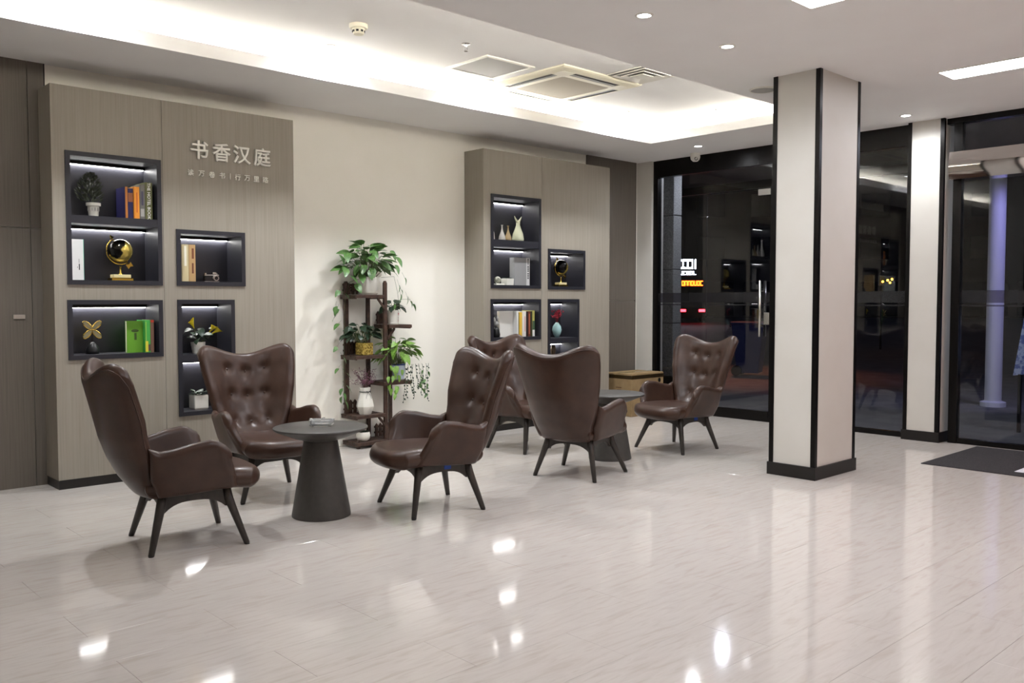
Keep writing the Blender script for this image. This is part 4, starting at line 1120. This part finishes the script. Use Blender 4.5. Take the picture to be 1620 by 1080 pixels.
for k, z in enumerate((0.075, 0.093, 0.111, 0.129, 0.155, 0.173, 0.191, 0.209, 0.235, 0.253, 0.271, 0.287)): m.box(0.082, 0.104, -0.0335, -0.0322, z, z + 0.012)
tag(m.build('spine_print', mat('print_20_20_24', (30, 30, 34), 0.5), gb), kind='stuff')
globe(7.475, YP + 0.13, 1.571, 0.95, 'dark and gold desk globe in the right bookcase', noise_mat('globe_dark', [(0.48, (10, 10, 10)), (0.56, (30, 28, 18)), (0.60, (200, 176, 90)), (0.8, (220, 200, 120))], nscale=4.0, detail=4, rough=0.2, metal=0.6))
# third right niche
fg = thing('figurine', 'small black and white figurine at the left of the niche', 'figurine', (6.432, YP + 0.10, zr3))
MB().lathe([(0.0, 0.0), (0.040, 0.0), (0.045, 0.03), (0.036, 0.08), (0.022, 0.11), (0.0, 0.115)], 20, cap=False).build('body', black_p, fg, smooth=True)
MB().lathe([(0.033 * math.sin(math.pi * i / 12), 0.145 - 0.033 * math.cos(math.pi * i / 12)) for i in range(13)], 18, cap=False).build('head', mat('pale_grey', (150, 150, 146), 0.4), fg, smooth=True)
m = MB()
for s in (-1, 1): m.tube([(s * 0.02, 0, 0.17), (s * 0.026, 0, 0.20), (s * 0.02, 0, 0.235)], [0.012, 0.014, 0.006], 8)
m.build('crest', mat('print_226_226_222', (226, 226, 222), 0.4), fg, smooth=True)
wb = thing('book', 'large white book shown front-on behind the armchair', 'book', (6.575, YP + 0.11, zr3), 0, 'books in the lower right niche')
MB().bbox(-0.10, 0.098, -0.02, -0.015, 0, 0.285, 0.001).build('cover_board', mat('white_cover', (224, 222, 216), 0.45), wb)
MB().box(-0.098, 0.096, -0.0148, 0.02, 0.003, 0.282).build('page_block', pages_m, wb); MB().bbox(-0.10, 0.098, 0.0202, 0.025, 0, 0.285, 0.001).build('cover_board', MATS['white_cover'], wb)
for (a, b, hh, col, l) in ((6.675, 6.700, .285, (214, 214, 210), 'thin white book spine right of the big white book'), (6.7015, 6.712, .265, (120, 104, 40), 'very thin olive book spine in the lower right niche'), (6.7135, 6.755, .27, (222, 182, 70), 'yellow book spine in the lower right niche'),
                           (6.7565, 6.815, .282, (212, 208, 200), 'thick white book spine right of the yellow one'), (6.8165, 6.846, .278, (40, 30, 30), 'black book spine with thin white edge'), (6.8475, 6.882, .28, (104, 50, 36), 'dark red book spine with print'),
                           (6.8835, 6.912, .28, (56, 54, 34), 'dark olive book spine in the lower right niche'), (6.9135, 6.948, .288, (168, 166, 90), 'rightmost book with yellow and white spine')):
    mk = {(104, 50, 36): [(0.1, 0.9, 0.3, 0.7, (170, 96, 66))], (168, 166, 90): [(0.0, 0.25, 0.0, 1.0, (226, 226, 222)), (0.25, 0.6, 0.0, 1.0, (60, 84, 60))], (212, 208, 200): [(0.2, 0.8, 0.6, 0.75, (190, 120, 110))]}.get(col)
    book('book', l, a, b, zr3, hh, 0.17, col, yb, 'books in the lower right niche', marks=mk)
bv = thing('flower_vase', 'pale blue oval vase with red coral flowers', 'vase', (7.42, YP + 0.14, 0.98))
MB().lathe([(0.0, 0.0), (0.022, 0.0), (0.045, 0.04), (0.058, 0.085), (0.048, 0.13), (0.022, 0.165), (0.014, 0.175), (0.010, 0.17)], 26, cap=False).build('body', mat('duck_egg', (158, 194, 194), 0.25), bv, smooth=True)
rng = random.Random(41); tw = MB(); fl = MB()
for i in range(20):
    a = rng.uniform(0, 6.28); r = rng.uniform(0.01, 0.075); tip = Vector((r * math.cos(a), r * math.sin(a) * .7 - 0.01, rng.uniform(0.24, 0.32)))
    tw.tube([(0, 0, 0.165), tip * 0.6 + Vector((0, 0, 0.085)), tip], 0.0015, 4)
    for k in range(6):
        c = tip + Vector((rng.uniform(-.014, .014), rng.uniform(-.014, .014), rng.uniform(-.02, .012))); s = 0.007
        fl.add([c + Vector((s, 0, 0)), c + Vector((-s, 0, 0)), c + Vector((0, s, 0)), c + Vector((0, -s, 0)), c + Vector((0, 0, s)), c + Vector((0, 0, -s))],
               [(0, 2, 4), (2, 1, 4), (1, 3, 4), (3, 0, 4), (2, 0, 5), (1, 2, 5), (3, 1, 5), (0, 3, 5)])
tag(tw.build('twigs', mat('red_twig', (120, 40, 48), 0.7), bv), kind='stuff')
tag(fl.build('blossoms', mat('coral_red', (178, 42, 62), 0.6), bv), kind='stuff')
so = thing('small_ornament', 'small dark ornament in the bottom right niche', 'ornament', (7.36, YP + 0.14, 0.514))
MB().lathe([(0.0, 0.0), (0.05, 0.0), (0.055, 0.05), (0.03, 0.16), (0.024, 0.27), (0.034, 0.33), (0.02, 0.375), (0.0, 0.38)], 20, cap=False).build('body', mat('bronze', (84, 70, 52), 0.35, 0.5), so, smooth=True)

# ------------------------------------------------------------------ outside at night
ZG = -0.03
gnd = struct('floor_outside', MB().box(XG + 0.07, 130, -40, 130, ZG - 0.2, ZG), pave_m, 'dark pavement outside the glass front', 'ground')
# slab joints of the pavement near the glass
pier = thing('stone_pier', 'grey granite pier outside the glass next to the corner', 'column', (9.75, 7.45, ZG))
for k in range(5):
    z0 = 0.42 + 0.72 * (k - 0) - 0.0; z1_ = min(z0 + 0.712, 3.22)
    if z0 < 3.2: MB().bbox(-0.09, 0.09, -0.25, 0.30, z0, z1_, 0.006).build('stone_block', stone_m, pier)
MB().box(-0.10, 0.10, -0.26, 0.31, 0, 0.412).build('base_block', dark_m, pier)
MB().box(-0.08, 0.08, -0.24, 0.29, 0.41, 3.22).build('core', dark_m, pier)
bin_m = mat('blue_plastic', (34, 46, 92), 0.45)
def wheelie(x, y, label):
    t = thing('rubbish_bin', label, 'bin', (x, y, ZG), R(20), 'blue bins outside')
    m = MB(); m.add(*[[(sx * w, sy * d, z) for (w, d, z) in ((0.2, 0.2, 0.06), (0.26, 0.3, 0.98)) for sx, sy in ((-1, -1), (1, -1), (1, 1), (-1, 1))],
                      [(3, 2, 1, 0), (4, 5, 6, 7), (0, 1, 5, 4), (1, 2, 6, 5), (2, 3, 7, 6), (3, 0, 4, 7)]]); m.build('body', bin_m, t)
    MB().bbox(-0.28, 0.28, -0.33, 0.32, 0.982, 1.04, 0.015).build('lid', bin_m, t)
    m = MB(); m.tube([(-0.22, 0.33, 0.95), (0.22, 0.33, 0.95)], 0.014, 8); m.build('handle', black_p, t)
    for s in (-1, 1): MB().lathe([(0.0, -0.02), (0.1, -0.02), (0.1, 0.02), (0.0, 0.02)], 16, (s * 0.24, 0.2, 0.10), axis='x', cap=False).build('wheel', black_p, t)
wheelie(15.0, 9.35, 'blue wheeled bin outside behind the door handle'); wheelie(15.4, 8.75, 'blue wheeled bin outside nearest the free column')
# purple lit pole
pole = thing('street_pole', 'pale pole lit violet outside the sliding entrance', 'pole', (13.0, 4.32, ZG))
MB().lathe([(0.0, 0.0), (0.16, 0.0), (0.16, 0.06), (0.105, 0.08), (0.105, 3.08), (0.0, 3.08)], 24, cap=False).build('shaft', mat('pale_pole', (196, 196, 206), 0.5), pole, auto=40)
def spot(name, energy, col, loc, target, angle):
    d = bpy.data.lights.new(name, 'SPOT'); d.energy = energy; d.color = col; d.spot_size = R(angle); d.spot_blend = 0.6; d.shadow_soft_size = 0.05
    o = bpy.data.objects.new(name, d); COL.objects.link(o); o.location = loc
    o.rotation_euler = (Vector(target) - Vector(loc)).to_track_quat('-Z', 'Y').to_euler()
spot('violet_street_light', 34, (0.42, 0.40, 1.0), (12.0, 3.0, 3.1), (13.0, 4.32, 1.7), 75)
spot('red_street_light', 60, (1.0, 0.26, 0.10), (15.6, 10.2, 3.4), (15.2, 9.6, 0), 90)
# canopy over the entrance, small lamps added under it to light the pier
cn = thing('entrance_canopy', 'dark canopy soffit outside above the glass front', 'canopy', (10.6, 4.0, 3.24))
MB().box(-1.38, 1.4, -6, 5, 0, 0.15).build('soffit', mat('canopy_grey', (92, 90, 90), 0.8), cn)
MB().box(1.4, 1.44, -6, 5, -0.12, 0.25).build('fascia', black_m, cn)
can_e = emit_mat('canopy_lamp_glow', (235, 240, 255), 160)
for cy_ in (-2.2, 0.0, 2.6):
    MB().lathe([(0.0, -0.004), (0.05, -0.004), (0.055, 0.0)], 16, (-0.6, cy_, 0), cap=False).build('lamp', can_e, cn)
# shopfronts far across the street
def far_sign(name, x, y, z, wid, hgt, rows, col, strength, label, frame_m=None):
    t = thing(name, label, 'sign', (x, y, z), R(-45 - 5))
    MB().box(-wid / 2, wid / 2, 0.01, 0.2, 0, hgt).build('sign_box', black_p, t)
    em = emit_mat('%s_glow' % name, col, strength)
    for (z0, z1_, n, seed) in rows:
        r_ = random.Random(seed); w = wid / n
        for k in range(n):
            x0 = -wid / 2 + k * w + w * 0.08; x1 = x0 + w * 0.84
            m = MB(); tt = (z1_ - z0) * hgt * 0.18
            za, zb = z0 * hgt, z1_ * hgt
            m.box(x0, x0 + w * 0.22, -0.01, 0.009, za, zb)
            if r_.random() < .8: m.box(x0, x1, -0.01, 0.009, za, za + tt)
            if r_.random() < .6: m.box(x1 - w * 0.22, x1, -0.01, 0.009, za, zb)
            if r_.random() < .6: m.box(x0, x1, -0.01, 0.009, zb - tt, zb)
            m.build('glyph', em, t)
far_sign('white_shop_sign', 44.6, 32.4, 2.95, 1.4, 1.0, ((0.42, 1.0, 5, 3), (0.06, 0.28, 7, 5)), (225, 236, 255), 9.0, 'white lit sign with two rows far across the street')
far_sign('red_shop_sign', 45.2, 32.25, 2.30, 1.3, 0.42, ((0.12, 0.85, 7, 9),), (255, 70, 14), 7.0, 'red lit sign far across the street')
bw = thing('far_building', 'dark building across the street', 'building', (60, 48, ZG), R(-45))
bm_ = mat('dark_render', (40, 38, 40), 0.9)
MB().box(-45, 45, 0, 10, 0, 16).build('block', bm_, bw)
win_m = mat('dark_window', (14, 15, 20), 0.2)
rng = random.Random(2)
for k in range(-9, 9):
    for j in range(3): MB().box(k * 4.6, k * 4.6 + 2.4, -0.06, 0.0, 5 + j * 3.6, 6.9 + j * 3.6).build('window', win_m, bw)
    MB().box(k * 4.6 - 0.6, k * 4.6 + 3.2, -0.08, 0.0, 0.2, 3.1).build('shutter', win_m, bw)
car = thing('parked_car', 'dark car with red tail lights far down the street', 'car', (50.2, 36.0, ZG), R(40))
MB().prism([(-2.1, 0.3), (2.1, 0.3), (2.15, 0.8), (1.3, 0.95), (0.7, 1.42), (-1.2, 1.42), (-1.9, 0.98), (-2.15, 0.9)], -0.85, 0.85, 'xz').build('body', mat('car_paint', (22, 22, 26), 0.25), car)
tl_e = emit_mat('tail_light_glow', (255, 40, 50), 5.0)
for s in (-1, 1): MB().box(-2.2, -2.14, s * 0.62 - 0.2, s * 0.62 + 0.2, 0.74, 0.9).build('tail_light', tl_e, car)
for x in (-1.3, 1.3):
    for s in (-1, 1): MB().lathe([(0.0, -0.1), (0.32, -0.1), (0.32, 0.1), (0.0, 0.1)], 18, (x, s * 0.78, 0.32), axis='y', cap=False).build('wheel', black_p, car)
lamp = thing('wall_lamp', 'small amber lamp far outside between the columns', 'lamp', (26.0, 11.6, 2.02))
for dx, dz in ((0, 0), (0.09, 0.03), (-0.1, -0.04), (0.05, -0.07)):
    MB().lathe([(0.03 * math.sin(math.pi * i / 8), -0.03 * math.cos(math.pi * i / 8)) for i in range(9)], 10, (dx, -dx, dz), cap=False).build('bulb', emit_mat('amber_glow', (255, 170, 40), 6.0), lamp, smooth=True)
MB().bbox(-0.16, 0.16, 0.16, 0.2, -0.16, 0.14, 0.01).build('back_plate', black_p, lamp)
MB().box(-0.03, 0.03, 0.16, 0.2, -2.05, -0.16).build('post', black_p, lamp)

bd_ = thing('leaning_board', 'pale blue printed board outside at the right picture edge', 'board', (10.6, 3.22, ZG))
m = MB(); m.add([(-0.02, 0.10, 0.62), (0.02, 0.10, 0.62), (0.02, -0.5, 0.72), (-0.02, -0.5, 0.72), (-0.02, 0.0, 1.28), (0.02, 0.0, 1.28), (0.02, -0.5, 1.28), (-0.02, -0.5, 1.28)],
               [(3, 2, 1, 0), (4, 5, 6, 7), (0, 1, 5, 4), (1, 2, 6, 5), (2, 3, 7, 6), (3, 0, 4, 7)])
m.build('panel', noise_mat('blue_print', [(0.45, (176, 190, 226)), (0.55, (96, 112, 176))], nscale=22, rough=0.6), bd_)
MB().box(-0.02, 0.02, -0.46, -0.43, 0, 0.73).build('leg', black_p, bd_); MB().box(-0.02, 0.02, 0.02, 0.05, 0, 0.64).build('leg', black_p, bd_)
